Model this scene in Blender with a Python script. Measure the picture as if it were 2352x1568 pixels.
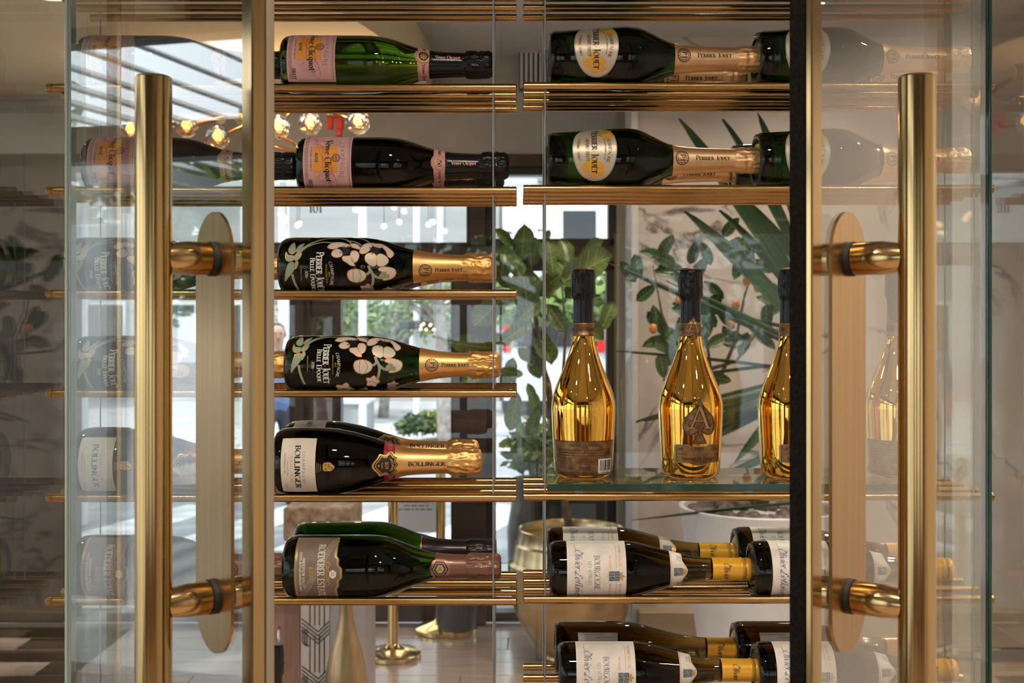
import bpy, bmesh, math, random
from mathutils import Vector, Matrix, Quaternion, noise
R_ = math.radians
random.seed(7)
scene = bpy.context.scene
COL = scene.collection
for o in list(bpy.data.objects):
    bpy.data.objects.remove(o, do_unlink=True)

# ------------------------------------------------------------------ camera
F = 2600.0            # focal length in pixels of the 2352 x 1568 frame
CX, CY, ZC = 1190.0, 735.0, 1.6
def P(px, py, d):
    """point seen at pixel (px,py) at distance d in front of the camera"""
    return Vector(((px - CX) / F * d, d, ZC - (py - CY) / F * d))
cam_d = bpy.data.cameras.new('camera'); cam = bpy.data.objects.new('camera', cam_d); COL.objects.link(cam)
cam_d.sensor_width = 36.0; cam_d.lens = 36.0 * F / 2352.0
cam_d.shift_x = (1176 - CX) / 2352.0; cam_d.shift_y = (CY - 784) / 2352.0
cam_d.clip_start = 0.05; cam_d.clip_end = 300
cam_d.dof.use_dof = True; cam_d.dof.focus_distance = 1.70; cam_d.dof.aperture_fstop = 9.0
cam.location = (0, 0, ZC); cam.rotation_euler = (R_(90), 0, 0)
scene.camera = cam
# ------------------------------------------------------------------ world, exposure
w = bpy.data.worlds.new('world'); scene.world = w; w.use_nodes = True
bg = w.node_tree.nodes['Background']; bg.inputs['Color'].default_value = (0.86, 0.93, 1.0, 1); bg.inputs['Strength'].default_value = 2.3
vs = scene.view_settings
vs.view_transform = 'Standard'; vs.look = 'None'; vs.gamma = 1.0; vs.use_curve_mapping = False; vs.exposure = 0.30
cy = scene.cycles
cy.max_bounces = 11; cy.use_adaptive_sampling = True; cy.adaptive_threshold = 0.02; cy.transparent_max_bounces = 32; cy.transmission_bounces = 12; cy.glossy_bounces = 6; cy.diffuse_bounces = 3
cy.caustics_reflective = False; cy.caustics_refractive = False; cy.sample_clamp_indirect = 4.0
sun_d = bpy.data.lights.new('sun', 'SUN'); sun = bpy.data.objects.new('sun', sun_d); COL.objects.link(sun)
sun_d.energy = 4.0; sun_d.angle = R_(3); sun_d.color = (1.0, 0.95, 0.86)
sun.rotation_euler = Vector((0.55, 0.5, -1.0)).to_track_quat('-Z', 'Y').to_euler()

# ------------------------------------------------------------------ materials
MATS = {}
def mat(name, col=(.5,.5,.5), rough=.5, metal=0.0, trans=0.0, ior=1.45, emit=None, estr=0.0, coat=0.0, spec=None, sss=0.0):
    if name in MATS: return MATS[name]
    m = bpy.data.materials.new(name); m.use_nodes = True
    b = m.node_tree.nodes['Principled BSDF']
    b.inputs['Base Color'].default_value = (*col, 1); b.inputs['Roughness'].default_value = rough
    b.inputs['Metallic'].default_value = metal; b.inputs['IOR'].default_value = ior
    b.inputs['Transmission Weight'].default_value = trans; b.inputs['Coat Weight'].default_value = coat
    if spec is not None: b.inputs['Specular IOR Level'].default_value = spec
    if emit: b.inputs['Emission Color'].default_value = (*emit, 1); b.inputs['Emission Strength'].default_value = estr
    MATS[name] = m; return m
def nodes(m):
    return m.node_tree.nodes, m.node_tree.links, m.node_tree.nodes['Principled BSDF']
def var(m, c1, c2, scale=5.0, detail=4, stretch=(1,1,1), lo=.35, hi=.65, bump=0.0, bscale=None, kind='NOISE'):
    """procedural colour variation (and relief) on top of a principled material"""
    n, l, b = nodes(m)
    tc = n.new('ShaderNodeTexCoord'); mp = n.new('ShaderNodeMapping'); l.new(tc.outputs['Object'], mp.inputs['Vector'])
    mp.inputs['Scale'].default_value = stretch
    if kind == 'NOISE':
        t = n.new('ShaderNodeTexNoise'); t.inputs['Scale'].default_value = scale; t.inputs['Detail'].default_value = detail; out = t.outputs['Fac']
    else:
        t = n.new('ShaderNodeTexWave'); t.inputs['Scale'].default_value = scale; t.inputs['Distortion'].default_value = 6; t.inputs['Detail'].default_value = detail; out = t.outputs['Fac']
    l.new(mp.outputs['Vector'], t.inputs['Vector'])
    cr = n.new('ShaderNodeValToRGB'); cr.color_ramp.elements[0].position = lo; cr.color_ramp.elements[1].position = hi
    cr.color_ramp.elements[0].color = (*c1, 1); cr.color_ramp.elements[1].color = (*c2, 1)
    l.new(out, cr.inputs['Fac']); l.new(cr.outputs['Color'], b.inputs['Base Color'])
    if bump:
        bp = n.new('ShaderNodeBump'); bp.inputs['Strength'].default_value = bump; bp.inputs['Distance'].default_value = .01
        l.new(out, bp.inputs['Height']); l.new(bp.outputs['Normal'], b.inputs['Normal'])
    return m
def pane_mat(name, tint=(.96,.985,.97), ior=1.55, rough=0.0, gl=(1,1,1)):
    """clear sheet glass: each face lets the light straight through and mirrors by the Fresnel law"""
    m = bpy.data.materials.new(name); m.use_nodes = True; n = m.node_tree.nodes; l = m.node_tree.links; n.clear()
    out = n.new('ShaderNodeOutputMaterial'); mx = n.new('ShaderNodeMixShader'); fr = n.new('ShaderNodeFresnel')
    tr = n.new('ShaderNodeBsdfTransparent'); g = n.new('ShaderNodeBsdfGlossy')
    geo = n.new('ShaderNodeNewGeometry'); mi = n.new('ShaderNodeMix'); mi.data_type = 'FLOAT'
    # keep the same index on both sides of the sheet
    iv = n.new('ShaderNodeMath'); iv.operation = 'DIVIDE'; iv.inputs[0].default_value = 1.0; iv.inputs[1].default_value = 1.0
    fr.inputs['IOR'].default_value = ior
    # the Fresnel node inverts the index on back faces: feed it 1/ior there
    l.new(geo.outputs['Backfacing'], mi.inputs['Factor']); mi.inputs['A'].default_value = ior; mi.inputs['B'].default_value = 1.0 / ior
    l.new(mi.outputs['Result'], fr.inputs['IOR'])
    tr.inputs['Color'].default_value = (*tint, 1); g.inputs['Roughness'].default_value = rough; g.inputs['Color'].default_value = (*gl, 1)
    l.new(fr.outputs['Fac'], mx.inputs['Fac']); l.new(tr.outputs['BSDF'], mx.inputs[1]); l.new(g.outputs['BSDF'], mx.inputs[2])
    l.new(mx.outputs['Shader'], out.inputs['Surface'])
    n.remove(iv); MATS[name] = m; return m

# ------------------------------------------------------------------ object helpers
def link(o, parent=None):
    COL.objects.link(o)
    if parent is not None: o.parent = parent
    return o
def mesh(name, V, Fc, mats=(), mi=None, smooth=False):
    me = bpy.data.meshes.new(name); me.from_pydata([tuple(v) for v in V], [], Fc)
    for m in (mats if isinstance(mats, (list, tuple)) else [mats]): me.materials.append(m)
    if mi is not None: me.polygons.foreach_set('material_index', mi)
    if smooth: me.polygons.foreach_set('use_smooth', [True] * len(me.polygons))
    me.validate(); me.update(); return me
def ob(name, me, parent=None, loc=None, rot=None, label=None):
    o = bpy.data.objects.new(name, me); link(o, parent)
    if loc is not None: o.location = loc
    if rot is not None: o.rotation_euler = rot
    if label: o['label'] = label
    return o
def tag(o, label=None, cat=None, group=None, kind=None):
    if label: o['label'] = label
    if cat: o['category'] = cat
    if group: o['group'] = group
    if kind: o['kind'] = kind
    return o
def thing(name, label, cat, loc=(0,0,0), group=None, rot=None):
    o = bpy.data.objects.new(name, None); COL.objects.link(o); o.empty_display_size = .05
    o.location = loc
    if rot is not None: o.rotation_euler = rot
    return tag(o, label, cat, group)
class MB:
    """collects shapes for one mesh"""
    def __init__(s): s.V = []; s.F = []; s.M = []
    def add(s, V, Fc, m=0, M=None):
        k = len(s.V); s.V += [(M @ Vector(v)) if M else Vector(v) for v in V]; s.F += [[i + k for i in f] for f in Fc]; s.M += [m] * len(Fc); return s
    def box(s, a, b, m=0, M=None):
        (x0,y0,z0),(x1,y1,z1) = a, b
        V = [(x0,y0,z0),(x1,y0,z0),(x1,y1,z0),(x0,y1,z0),(x0,y0,z1),(x1,y0,z1),(x1,y1,z1),(x0,y1,z1)]
        return s.add(V, [[0,3,2,1],[4,5,6,7],[0,1,5,4],[1,2,6,5],[2,3,7,6],[3,0,4,7]], m, M)
    def bbox(s, a, b, bev=.003, m=0, M=None):
        """box with bevelled edges"""
        c = [(a[i]+b[i])/2 for i in range(3)]; h = [abs(b[i]-a[i])/2 for i in range(3)]; bev = min(bev, *[x*.45 for x in h])
        V = []; idx = {}
        for sx in (-1,1):
            for sy in (-1,1):
                for sz in (-1,1):
                    for k in range(3):
                        p = [sx*h[0], sy*h[1], sz*h[2]]
                        for q in range(3):
                            if q != k: p[q] -= (sx,sy,sz)[q]*bev
                        idx[(sx,sy,sz,k)] = len(V); V.append([c[i]+p[i] for i in range(3)])
        Fc = []
        for k in range(3):
            i, j = (k+1)%3, (k+2)%3
            for sg in (-1,1):
                q = []
                for (u,v) in ((-1,-1),(1,-1),(1,1),(-1,1)):
                    t = [0,0,0]; t[k]=sg; t[i]=u; t[j]=v; q.append(idx[(*t,k)])
                Fc.append(q if sg>0 else q[::-1])
            for u in (-1,1):
                for v in (-1,1):
                    # edge along axis k between faces i and j
                    t0=[0,0,0]; t0[k]=-1; t0[i]=u; t0[j]=v; t1=list(t0); t1[k]=1
                    f=[idx[(*t0,i)],idx[(*t1,i)],idx[(*t1,j)],idx[(*t0,j)]]
                    Fc.append(f if u*v<0 else f[::-1])
        for sx in (-1,1):
            for sy in (-1,1):
                for sz in (-1,1):
                    f=[idx[(sx,sy,sz,k)] for k in range(3)]
                    Fc.append(f if sx*sy*sz>0 else f[::-1])
        return s.add(V, Fc, m, M)
    def lathe(s, prof, n=32, m=0, M=None, rmod=None):
        """prof: list of (radius, z); revolved about z"""
        V = []; rings = []
        for (r, z) in prof:
            if r <= 1e-7: rings.append([len(V)]); V.append((0,0,z))
            else:
                k = len(V); rings.append(list(range(k, k+n)))
                for i in range(n):
                    a = 2*math.pi*i/n; rr = r if rmod is None else rmod(r, z, a)
                    V.append((rr*math.sin(a), -rr*math.cos(a), z))
        Fc = []
        for A, B in zip(rings, rings[1:]):
            for i in range(n):
                j = (i+1) % n
                if len(A) == 1 and len(B) == 1: continue
                if len(A) == 1: Fc.append([A[0], B[j], B[i]])
                elif len(B) == 1: Fc.append([A[i], A[j], B[0]])
                else: Fc.append([A[i], A[j], B[j], B[i]])
        return s.add(V, Fc, m, M)
    def tube(s, pts, r, n=8, m=0, cap=True):
        pts = [Vector(p) for p in pts]; V = []; Fc = []
        rad = r if isinstance(r, (list, tuple)) else [r]*len(pts)
        up = None
        for k, p in enumerate(pts):
            t = (pts[min(k+1, len(pts)-1)] - pts[max(k-1, 0)]).normalized()
            if up is None: up = t.orthogonal().normalized()
            else:
                up = up - t*up.dot(t)
                up = up.normalized() if up.length > 1e-6 else t.orthogonal().normalized()
            bn = t.cross(up)
            for i in range(n):
                a = 2*math.pi*i/n; V.append(p + (up*math.cos(a) + bn*math.sin(a))*rad[k])
        for k in range(len(pts)-1):
            for i in range(n):
                j = (i+1) % n; Fc.append([k*n+i, k*n+j, (k+1)*n+j, (k+1)*n+i])
        if cap: Fc.append(list(range(n))[::-1]); Fc.append([(len(pts)-1)*n+i for i in range(n)])
        return s.add(V, Fc, m)
    def build(s, name, mats, parent=None, smooth=False, label=None, loc=None, sharp=None):
        me = mesh(name, s.V, s.F, mats, s.M, smooth)
        if smooth and sharp:
            me.set_sharp_from_angle(angle=R_(sharp))
        return ob(name, me, parent, loc, label=label)
    def me(s, name, mats, smooth=False, sharp=None):
        m_ = mesh(name, s.V, s.F, mats, s.M, smooth)
        if smooth and sharp: m_.set_sharp_from_angle(angle=R_(sharp))
        return m_
def struct(name, mb, mats, **k):
    return tag(mb.build(name, mats, **k), kind='structure')
# ------------------------------------------------------------------ lettering: a small stroke alphabet with thick and thin strokes
# L = stroke with serifs, D = stroke without, l = bar, C = arc (cx,cy,rx,ry,from,to)
GL = {
'A':(.76,'L0,0,.38,1|L.38,1,.76,0|l.15,.34,.6,.34'),'B':(.62,'L.1,0,.1,1|l.1,1,.3,1|C.3,.76,.22,.24,90,-90|l.1,.52,.32,.52|C.32,.26,.26,.26,90,-90|l.1,0,.32,0'),
'C':(.72,'C.42,.5,.38,.5,48,312'),'D':(.74,'L.1,0,.1,1|l.1,1,.3,1|C.3,.5,.4,.5,90,-90|l.1,0,.3,0'),
'E':(.58,'L.1,0,.1,1|l.1,1,.5,1|D.5,1,.5,.88|l.1,.52,.42,.52|l.1,0,.53,0|D.53,0,.53,.12'),'F':(.54,'L.1,0,.1,1|l.1,1,.5,1|D.5,1,.5,.86|l.1,.5,.42,.5'),
'G':(.76,'C.42,.5,.38,.5,48,320|L.7,.05,.7,.42|l.5,.42,.78,.42'),'H':(.74,'L.1,0,.1,1|L.64,0,.64,1|l.1,.52,.64,.52'),
'I':(.24,'L.12,0,.12,1'),'J':(.4,'L.28,1,.28,.1|C.12,.08,.16,.22,0,-110'),'K':(.7,'L.1,0,.1,1|L.62,1,.12,.45|L.25,.58,.68,0'),
'L':(.56,'L.1,0,.1,1|l.1,0,.52,0|D.52,0,.52,.14'),'M':(.92,'L.1,0,.1,1|D.1,1,.46,.12|D.46,.12,.82,1|L.82,1,.82,0'),
'N':(.78,'L.1,0,.1,1|D.1,1,.68,0|L.68,0,.68,1'),'O':(.8,'C.4,.5,.38,.5,0,360'),'P':(.58,'L.1,0,.1,1|l.1,1,.3,1|C.3,.73,.25,.27,90,-90|l.1,.46,.3,.46'),
'Q':(.8,'C.4,.5,.38,.5,0,360|D.42,.16,.8,-.16'),'R':(.66,'L.1,0,.1,1|l.1,1,.3,1|C.3,.75,.24,.25,90,-90|l.1,.5,.3,.5|L.3,.5,.64,0'),
'S':(.54,'C.27,.74,.21,.26,35,270|C.27,.25,.23,.25,90,-145'),'T':(.64,'L.32,0,.32,1|l.02,1,.62,1|D.02,1,.02,.86|D.62,1,.62,.86'),
'U':(.74,'L.1,1,.1,.3|C.37,.3,.27,.3,180,360|L.64,.3,.64,1'),'V':(.74,'L0,1,.37,0|L.37,0,.74,1'),'W':(1.04,'L0,1,.28,0|D.28,0,.52,.9|D.52,.9,.76,0|L.76,0,1.04,1'),
'X':(.7,'L0,1,.7,0|L0,0,.7,1'),'Y':(.7,'L.02,1,.35,.48|D.35,.48,.68,1|L.35,.48,.35,0'),'Z':(.6,'l.05,1,.55,1|D.55,1,.05,0|l.05,0,.56,0'),
'0':(.58,'C.29,.5,.26,.5,0,360'),'1':(.34,'L.2,0,.2,1|D.2,1,.04,.84'),'2':(.54,'C.27,.74,.22,.26,170,-30|D.46,.6,.05,0|l.05,0,.52,0'),
'3':(.52,'C.25,.75,.2,.25,160,-90|C.25,.26,.23,.26,90,-160'),'4':(.56,'D.4,1,.02,.3|l.02,.3,.54,.3|L.4,0,.4,1'),'5':(.52,'l.12,1,.46,1|D.12,1,.1,.56|C.24,.32,.24,.32,125,-140'),
'6':(.54,'C.28,.32,.24,.32,0,360|C.5,.42,.46,.58,100,185'),'7':(.5,'l.04,1,.48,1|D.48,1,.18,0'),'8':(.54,'C.27,.75,.19,.25,0,360|C.27,.26,.24,.26,0,360'),
'9':(.54,'C.27,.68,.24,.32,0,360|C.05,.58,.46,.58,-80,5'),'-':(.4,'l.05,.42,.35,.42'),'.':(.16,'D.08,0,.08,.08'),',':(.16,'D.08,.06,.04,-.12'),"'":(.14,'D.07,1,.07,.8'),
'a':(.5,'C.22,.24,.19,.24,0,360|D.42,.62,.42,0|'),'b':(.54,'D.1,1,.1,0|C.29,.31,.2,.31,0,360'),'c':(.46,'C.27,.31,.23,.31,50,310'),'d':(.54,'D.44,1,.44,0|C.25,.31,.2,.31,0,360'),
'e':(.5,'C.26,.31,.22,.31,0,310|l.05,.33,.48,.33'),'f':(.36,'D.14,0,.14,.8|C.27,.8,.13,.2,180,40|l.02,.6,.32,.6'),'g':(.5,'C.24,.32,.2,.29,0,360|D.44,.6,.44,-.1|C.26,-.12,.18,.18,0,-160'),
'h':(.56,'D.1,0,.1,1|C.28,.36,.18,.26,180,0|D.46,.36,.46,0'),'i':(.22,'D.11,0,.11,.6|D.11,.78,.11,.9'),'j':(.22,'D.13,.6,.13,-.2|D.13,.78,.13,.9'),'k':(.52,'D.1,0,.1,1|D.46,.6,.12,.28|D.22,.36,.5,0'),
'l':(.22,'D.11,0,.11,1'),'m':(.84,'D.1,0,.1,.6|C.26,.38,.16,.24,180,0|D.42,.38,.42,0|C.58,.38,.16,.24,180,0|D.74,.38,.74,0'),'n':(.56,'D.1,0,.1,.6|C.28,.36,.18,.26,180,0|D.46,.36,.46,0'),
'o':(.52,'C.26,.31,.23,.31,0,360'),'p':(.54,'D.1,.6,.1,-.32|C.29,.31,.2,.31,0,360'),'q':(.54,'D.44,.6,.44,-.32|C.25,.31,.2,.31,0,360'),'r':(.38,'D.1,0,.1,.6|C.28,.36,.18,.26,180,50'),
's':(.42,'C.21,.46,.15,.16,35,270|C.21,.15,.17,.15,90,-150'),'t':(.34,'D.14,.85,.14,.14|C.26,.14,.12,.14,180,300|l.02,.6,.3,.6'),'u':(.56,'D.1,.6,.1,.25|C.28,.25,.18,.25,180,360|D.46,.6,.46,0'),
'v':(.5,'D.02,.6,.25,0|D.25,0,.48,.6'),'w':(.76,'D.02,.6,.2,0|D.2,0,.38,.56|D.38,.56,.56,0|D.56,0,.74,.6'),'x':(.5,'D.03,.6,.47,0|D.03,0,.47,.6'),'y':(.5,'D.02,.6,.25,0|D.48,.6,.16,-.3'),'z':(.46,'l.04,.6,.42,.6|D.42,.6,.04,0|l.04,0,.44,0'),
}
GL['\u00c9'] = (GL['E'][0], GL['E'][1] + '|D.24,1.1,.42,1.28'); GL['\u00cb'] = (GL['E'][0], GL['E'][1] + '|D.16,1.14,.22,1.24|D.38,1.14,.44,1.24'); GL['\u00c0'] = (GL['A'][0], GL['A'][1] + '|D.42,1.12,.26,1.28')
GL['\u00e9'] = (GL['e'][0], GL['e'][1] + '|D.22,.74,.38,.95')
# flowing capitals for the signature
GL['\u00d8'] = (.8,'C.4,.5,.36,.5,0,360|C.1,.9,.3,.22,-60,110'); GL['\u0141'] = (.75,'C.5,.8,.14,.2,0,250|D.42,.62,.28,.1|C.2,.08,.14,.1,0,300|C.5,.1,.25,.14,180,330')
def strip(pts, wf):
    """polyline -> left/right offset points"""
    n = len(pts); Lp = []; Rp = []
    for i in range(n):
        a = pts[max(i-1,0)]; b = pts[min(i+1,n-1)]; dx, dy = b[0]-a[0], b[1]-a[1]; q = math.hypot(dx, dy) or 1e-9
        w_ = wf(dx/q, dy/q, i/(n-1) if n > 1 else 0)/2; nx, ny = -dy/q*w_, dx/q*w_
        Lp.append((pts[i][0]+nx, pts[i][1]+ny)); Rp.append((pts[i][0]-nx, pts[i][1]-ny))
    return Lp, Rp
def glyph_text(s, h, thick=.17, thin=.05, serif=True, slant=0.0, gap=.16, wide=1.0, smallcaps=False, arcq=0.0):
    """returns quads (lists of 2-d points), total width; baseline at y=0, centred on x=0"""
    quads = []; x = 0.0
    def wf(dx, dy, t):
        f = abs(dy)
        if abs(dx) > .2 and dx*dy > 0: f *= .25      # rising diagonals stay thin
        return thin + (thick-thin)*f
    first = True
    for ch in s:
        if ch == ' ': x += .42; first = True; continue
        sc = 1.0
        if smallcaps and not first: sc = .76
        first = False
        if ch == '-': first = True
        wd, spec = GL.get(ch, GL.get(ch.upper(), GL['O']))
        for st in spec.split('|'):
            if not st: continue
            k = st[0]; v = [float(q) for q in st[1:].split(',')]
            if k == 'C':
                cx, cy_, rx, ry, a0, a1 = v; n = max(4, int(abs(a1-a0)/28))
                pts = [(cx+rx*math.cos(R_(a0+(a1-a0)*i/n)), cy_+ry*math.sin(R_(a0+(a1-a0)*i/n))) for i in range(n+1)]
            else: pts = [(v[0], v[1]), (v[2], v[3])]
            pts = [(x + p[0]*wide*sc, p[1]*sc) for p in pts]
            if k == 'l': Lp, Rp = strip(pts, lambda a,b,t: max(thin, thick*.35))
            else: Lp, Rp = strip(pts, wf)
            for i in range(len(pts)-1): quads.append([Rp[i], Rp[i+1], Lp[i+1], Lp[i]])
            if serif and k == 'L':
                for (px_, py_) in pts:
                    if abs(py_) < .01 or abs(py_-sc) < .01:
                        q = .15*sc; t_ = max(thin, .05); y0, y1 = (0, t_) if py_ < .5*sc else (py_-t_, py_)
                        quads.append([(px_-q, y0), (px_+q, y0), (px_+q, y1), (px_-q, y1)])
        x += (wd*wide)*sc + gap
    W = (x-gap)
    out = []
    for q in quads:
        qq = []
        for (a, b) in q:
            u = (a - W/2 + slant*b)*h; v = b*h
            if arcq: v -= arcq*(u/(W*h/2))**2 * h
            qq.append((u, v))
        out.append(qq)
    return out, W*h
class Dec:
    """flat print wrapped round a turned surface. Coordinates in bottle pixels: a = along the axis from the base, s = round the girth"""
    def __init__(s, rfun, rref): s.rf = rfun; s.rr = rref; s.V = []; s.F = []; s.M = []; s.mats = []
    def mi(s, m):
        if m not in s.mats: s.mats.append(m)
        return s.mats.index(m)
    def pt(s, a, q, off):
        r = s.rf(a) + off + .12; f = q/s.rr
        return (r*math.sin(f)*PX, -r*math.cos(f)*PX, a*PX)
    def poly(s, pts, m, off):
        k = len(s.V); s.V += [s.pt(a, q, off) for a, q in pts]; s.F.append(list(range(k, k+len(pts)))); s.M.append(s.mi(m))
    def grid(s, a0, a1, q0, q1, m, off, na=1, nq=12, edge=None):
        """edge(t) -> extra length at the a1 end, t in 0..1 along the girth"""
        na = max(na, int(abs(a1-a0)/5)); nq = max(nq, int(abs(q1-q0)/3.2)); k = len(s.V)
        for i in range(na+1):
            for j in range(nq+1):
                t = j/nq; ae = a1 + (edge(t) if edge else 0); s.V.append(s.pt(a0+(ae-a0)*i/na, q0+(q1-q0)*t, off))
        for i in range(na):
            for j in range(nq):
                b = k+i*(nq+1)+j; s.F.append([b, b+1, b+nq+2, b+nq+1]); s.M.append(s.mi(m))
    def blob(s, pts, m, off, rings=4, c=None):
        res = []
        for a, b in zip(pts, list(pts[1:])+[pts[0]]):
            m_ = max(1, int(math.hypot(b[0]-a[0], b[1]-a[1])/4)); res += [(a[0]+(b[0]-a[0])*i/m_, a[1]+(b[1]-a[1])*i/m_) for i in range(m_)]
        if c is None: c = (sum(p[0] for p in pts)/len(pts), sum(p[1] for p in pts)/len(pts))
        pts = res; n = len(pts); rings = max(rings, int(max(math.hypot(p[0]-c[0], p[1]-c[1]) for p in pts)/6))
        if c is None: c = (sum(p[0] for p in pts)/n, sum(p[1] for p in pts)/n)
        k = len(s.V); s.V.append(s.pt(c[0], c[1], off))
        for r in range(1, rings+1):
            for p in pts: s.V.append(s.pt(c[0]+(p[0]-c[0])*r/rings, c[1]+(p[1]-c[1])*r/rings, off))
        for i in range(n):
            j = (i+1) % n; s.F.append([k, k+1+j, k+1+i]); s.M.append(s.mi(m))
            for r in range(rings-1):
                b = k+1+r*n; s.F.append([b+i, b+j, b+n+j, b+n+i]); s.M.append(s.mi(m))
    def stroke(s, pts, w_, m, off, closed=False):
        pts = list(pts)
        if closed: pts = pts + [pts[0]]
        res = [pts[0]]
        for a, b in zip(pts, pts[1:]):
            q = math.hypot(b[0]-a[0], b[1]-a[1]); n = max(1, int(q/5))
            for i in range(1, n+1): res.append((a[0]+(b[0]-a[0])*i/n, a[1]+(b[1]-a[1])*i/n))
        Lp, Rp = strip(res, (lambda dx,dy,t: w_) if not callable(w_) else (lambda dx,dy,t: w_(t)))
        for i in range(len(res)-1): s.poly([Rp[i], Rp[i+1], Lp[i+1], Lp[i]], m, off)
    def text(s, tx, a, q, h, m, off, along=False, fit=None, **k):
        """a,q = centre of the base line; along=True reads along the axis, else round the girth"""
        qs, W = glyph_text(tx, h, **k)
        if fit: qs = [[(u*fit/W, v) for u, v in f] for f in qs]
        fine = []
        for f in qs:                       # split long strokes so they follow the curve
            L_ = math.hypot(f[1][0]-f[0][0], f[1][1]-f[0][1]); n = max(1, int(L_/4)); lp = lambda p, r, t: (p[0]+(r[0]-p[0])*t, p[1]+(r[1]-p[1])*t)
            for i in range(n): fine.append([lp(f[0],f[1],i/n), lp(f[0],f[1],(i+1)/n), lp(f[3],f[2],(i+1)/n), lp(f[3],f[2],i/n)])
        for f in fine:
            if along: s.poly([(a+u, q-v) for u, v in f], m, off)
            else: s.poly([(a+v, q+u) for u, v in f], m, off)
        return W
    def build(s, name, parent):
        return ob(name, s.me(name), parent)
    def me(s, name, smooth=True):
        return mesh(name, s.V, s.F, s.mats, s.M, smooth)
def ring(ca, cq, ra, rq=None, n=24, a0=0, a1=360):
    rq = ra if rq is None else rq
    return [(ca+ra*math.cos(R_(a0+(a1-a0)*i/n)), cq+rq*math.sin(R_(a0+(a1-a0)*i/n))) for i in range(n if a1-a0 == 360 else n+1)]
def spline(pts, n=6, closed=False):
    """Catmull-Rom through the given points"""
    m_ = len(pts); out = []
    for i in range(m_ if closed else m_-1):
        if closed: p = [pts[(i+k) % m_] for k in (-1,0,1,2)]
        else: p = [pts[max(i-1,0)], pts[i], pts[i+1], pts[min(i+2,m_-1)]]
        for k in range(n):
            t = k/n; t2 = t*t; t3 = t2*t
            out.append(tuple(.5*((2*p[1][d]) + (-p[0][d]+p[2][d])*t + (2*p[0][d]-5*p[1][d]+4*p[2][d]-p[3][d])*t2 + (-p[0][d]+3*p[1][d]-3*p[2][d]+p[3][d])*t3) for d in range(len(p[0]))))
    if not closed: out.append(tuple(pts[-1]))
    return out
# ------------------------------------------------------------------ bottles
PX = 1.0/1504.0                     # one bottle pixel in metres
def interp(prof):
    def f(a):
        if a <= prof[0][0]: return prof[0][1]
        for (a0,r0),(a1,r1) in zip(prof, prof[1:]):
            if a <= a1: return r0+(r1-r0)*(a-a0)/(a1-a0 or 1)
        return prof[-1][1]
    return f
def smoothprof(pts, n=4):
    return spline(pts, n)
def glass(name, col, dens):
    m = mat(name, (1,1,1), .0, 0, 1.0, 1.36, spec=.5)
    n, l, b = nodes(m); va = n.new('ShaderNodeVolumeAbsorption'); va.inputs['Color'].default_value = (*col,1); va.inputs['Density'].default_value = dens
    l.new(va.outputs['Volume'], n['Material Output'].inputs['Volume'])
    b.inputs['IOR'].default_value = 1.42
    return m
g_green = glass('green bottle glass', (.34,.64,.06), 100)
g_lime = glass('bright green bottle glass', (.50,.64,.05), 84)
g_dark = glass('dark green bottle glass', (.14,.42,.06), 120)
g_olive = glass('olive bottle glass', (.52,.42,.03), 95)
ink = mat('black ink', (.012,.012,.013), .55); ink2 = mat('grey ink', (.12,.11,.11), .6); red_ink = mat('red ink', (.45,.05,.05), .6)
pink_paper = var(mat('pink label paper', (.66,.36,.33), .62), (.62,.335,.31), (.69,.385,.355), 40); orange_ink = mat('orange print', (.78,.30,.03), .5)
cream_paper = var(mat('cream label paper', (.62,.54,.45), .7), (.58,.50,.41), (.66,.575,.48), 30, bump=.05)
white_paper = var(mat('white label paper', (.68,.60,.54), .75), (.64,.565,.50), (.72,.635,.57), 60, bump=.05)
champ_paper = mat('champagne label paper', (.60,.50,.36), .38, .45)
taupe_paper = var(mat('taupe label paper', (.165,.115,.082), .55), (.15,.103,.073), (.18,.125,.09), 30)
taupe_lite = mat('pale taupe print', (.235,.175,.13), .5)
gold_ink = mat('gold print', (.68,.42,.13), .35, .8); white_ink = mat('white print', (.74,.70,.62), .55); copper_ink = mat('copper print', (.55,.25,.10), .4, .5)
blue_ink = mat('blue print', (.06,.10,.15), .5); sun_ink = mat('golden flower print', (.75,.40,.06), .4, .35); sun_ink2 = mat('olive flower print', (.42,.33,.06), .45, .3)
foil_black = mat('black foil', (.008,.0075,.008), .2, .0, spec=.32); foil_gold = var(mat('gold foil', (.72,.40,.13), .38, .85), (.66,.36,.11), (.78,.45,.17), 25)
foil_pale = var(mat('rose gold foil', (.76,.47,.24), .38, .85), (.70,.42,.2), (.82,.52,.28), 25)
foil_brown = mat('brown foil', (.17,.075,.05), .36, .35, coat=.2); foil_plum = mat('dark brown foil', (.02,.011,.011), .25, .1, spec=.35); cap_yellow = mat('yellow capsule', (.75,.36,.02), .3, .1, coat=.3)
red_foil = mat('crimson band', (.30,.012,.03), .4); pink_foil = mat('pink neck band', (.72,.36,.28), .5)
enamel_w = var(mat('cream pink enamel', (.68,.53,.46), .35), (.60,.56,.42), (.72,.52,.47), 60); enamel_g = mat('sage enamel', (.24,.34,.25), .4); enamel_o = mat('gilt outline', (.50,.23,.05), .35, .6)
gold_mirror = mat('mirror gold', (.97,.54,.095), .02, 1.0); pewter = var(mat('antique bronze plaque', (.25,.135,.06), .36, .9), (.19,.10,.043), (.33,.185,.085), 90); bronze_dk = mat('dark bronze relief', (.07,.035,.016), .45, .7); bronze_lt = mat('worn bronze relief', (.52,.31,.14), .35, .9)

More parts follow.
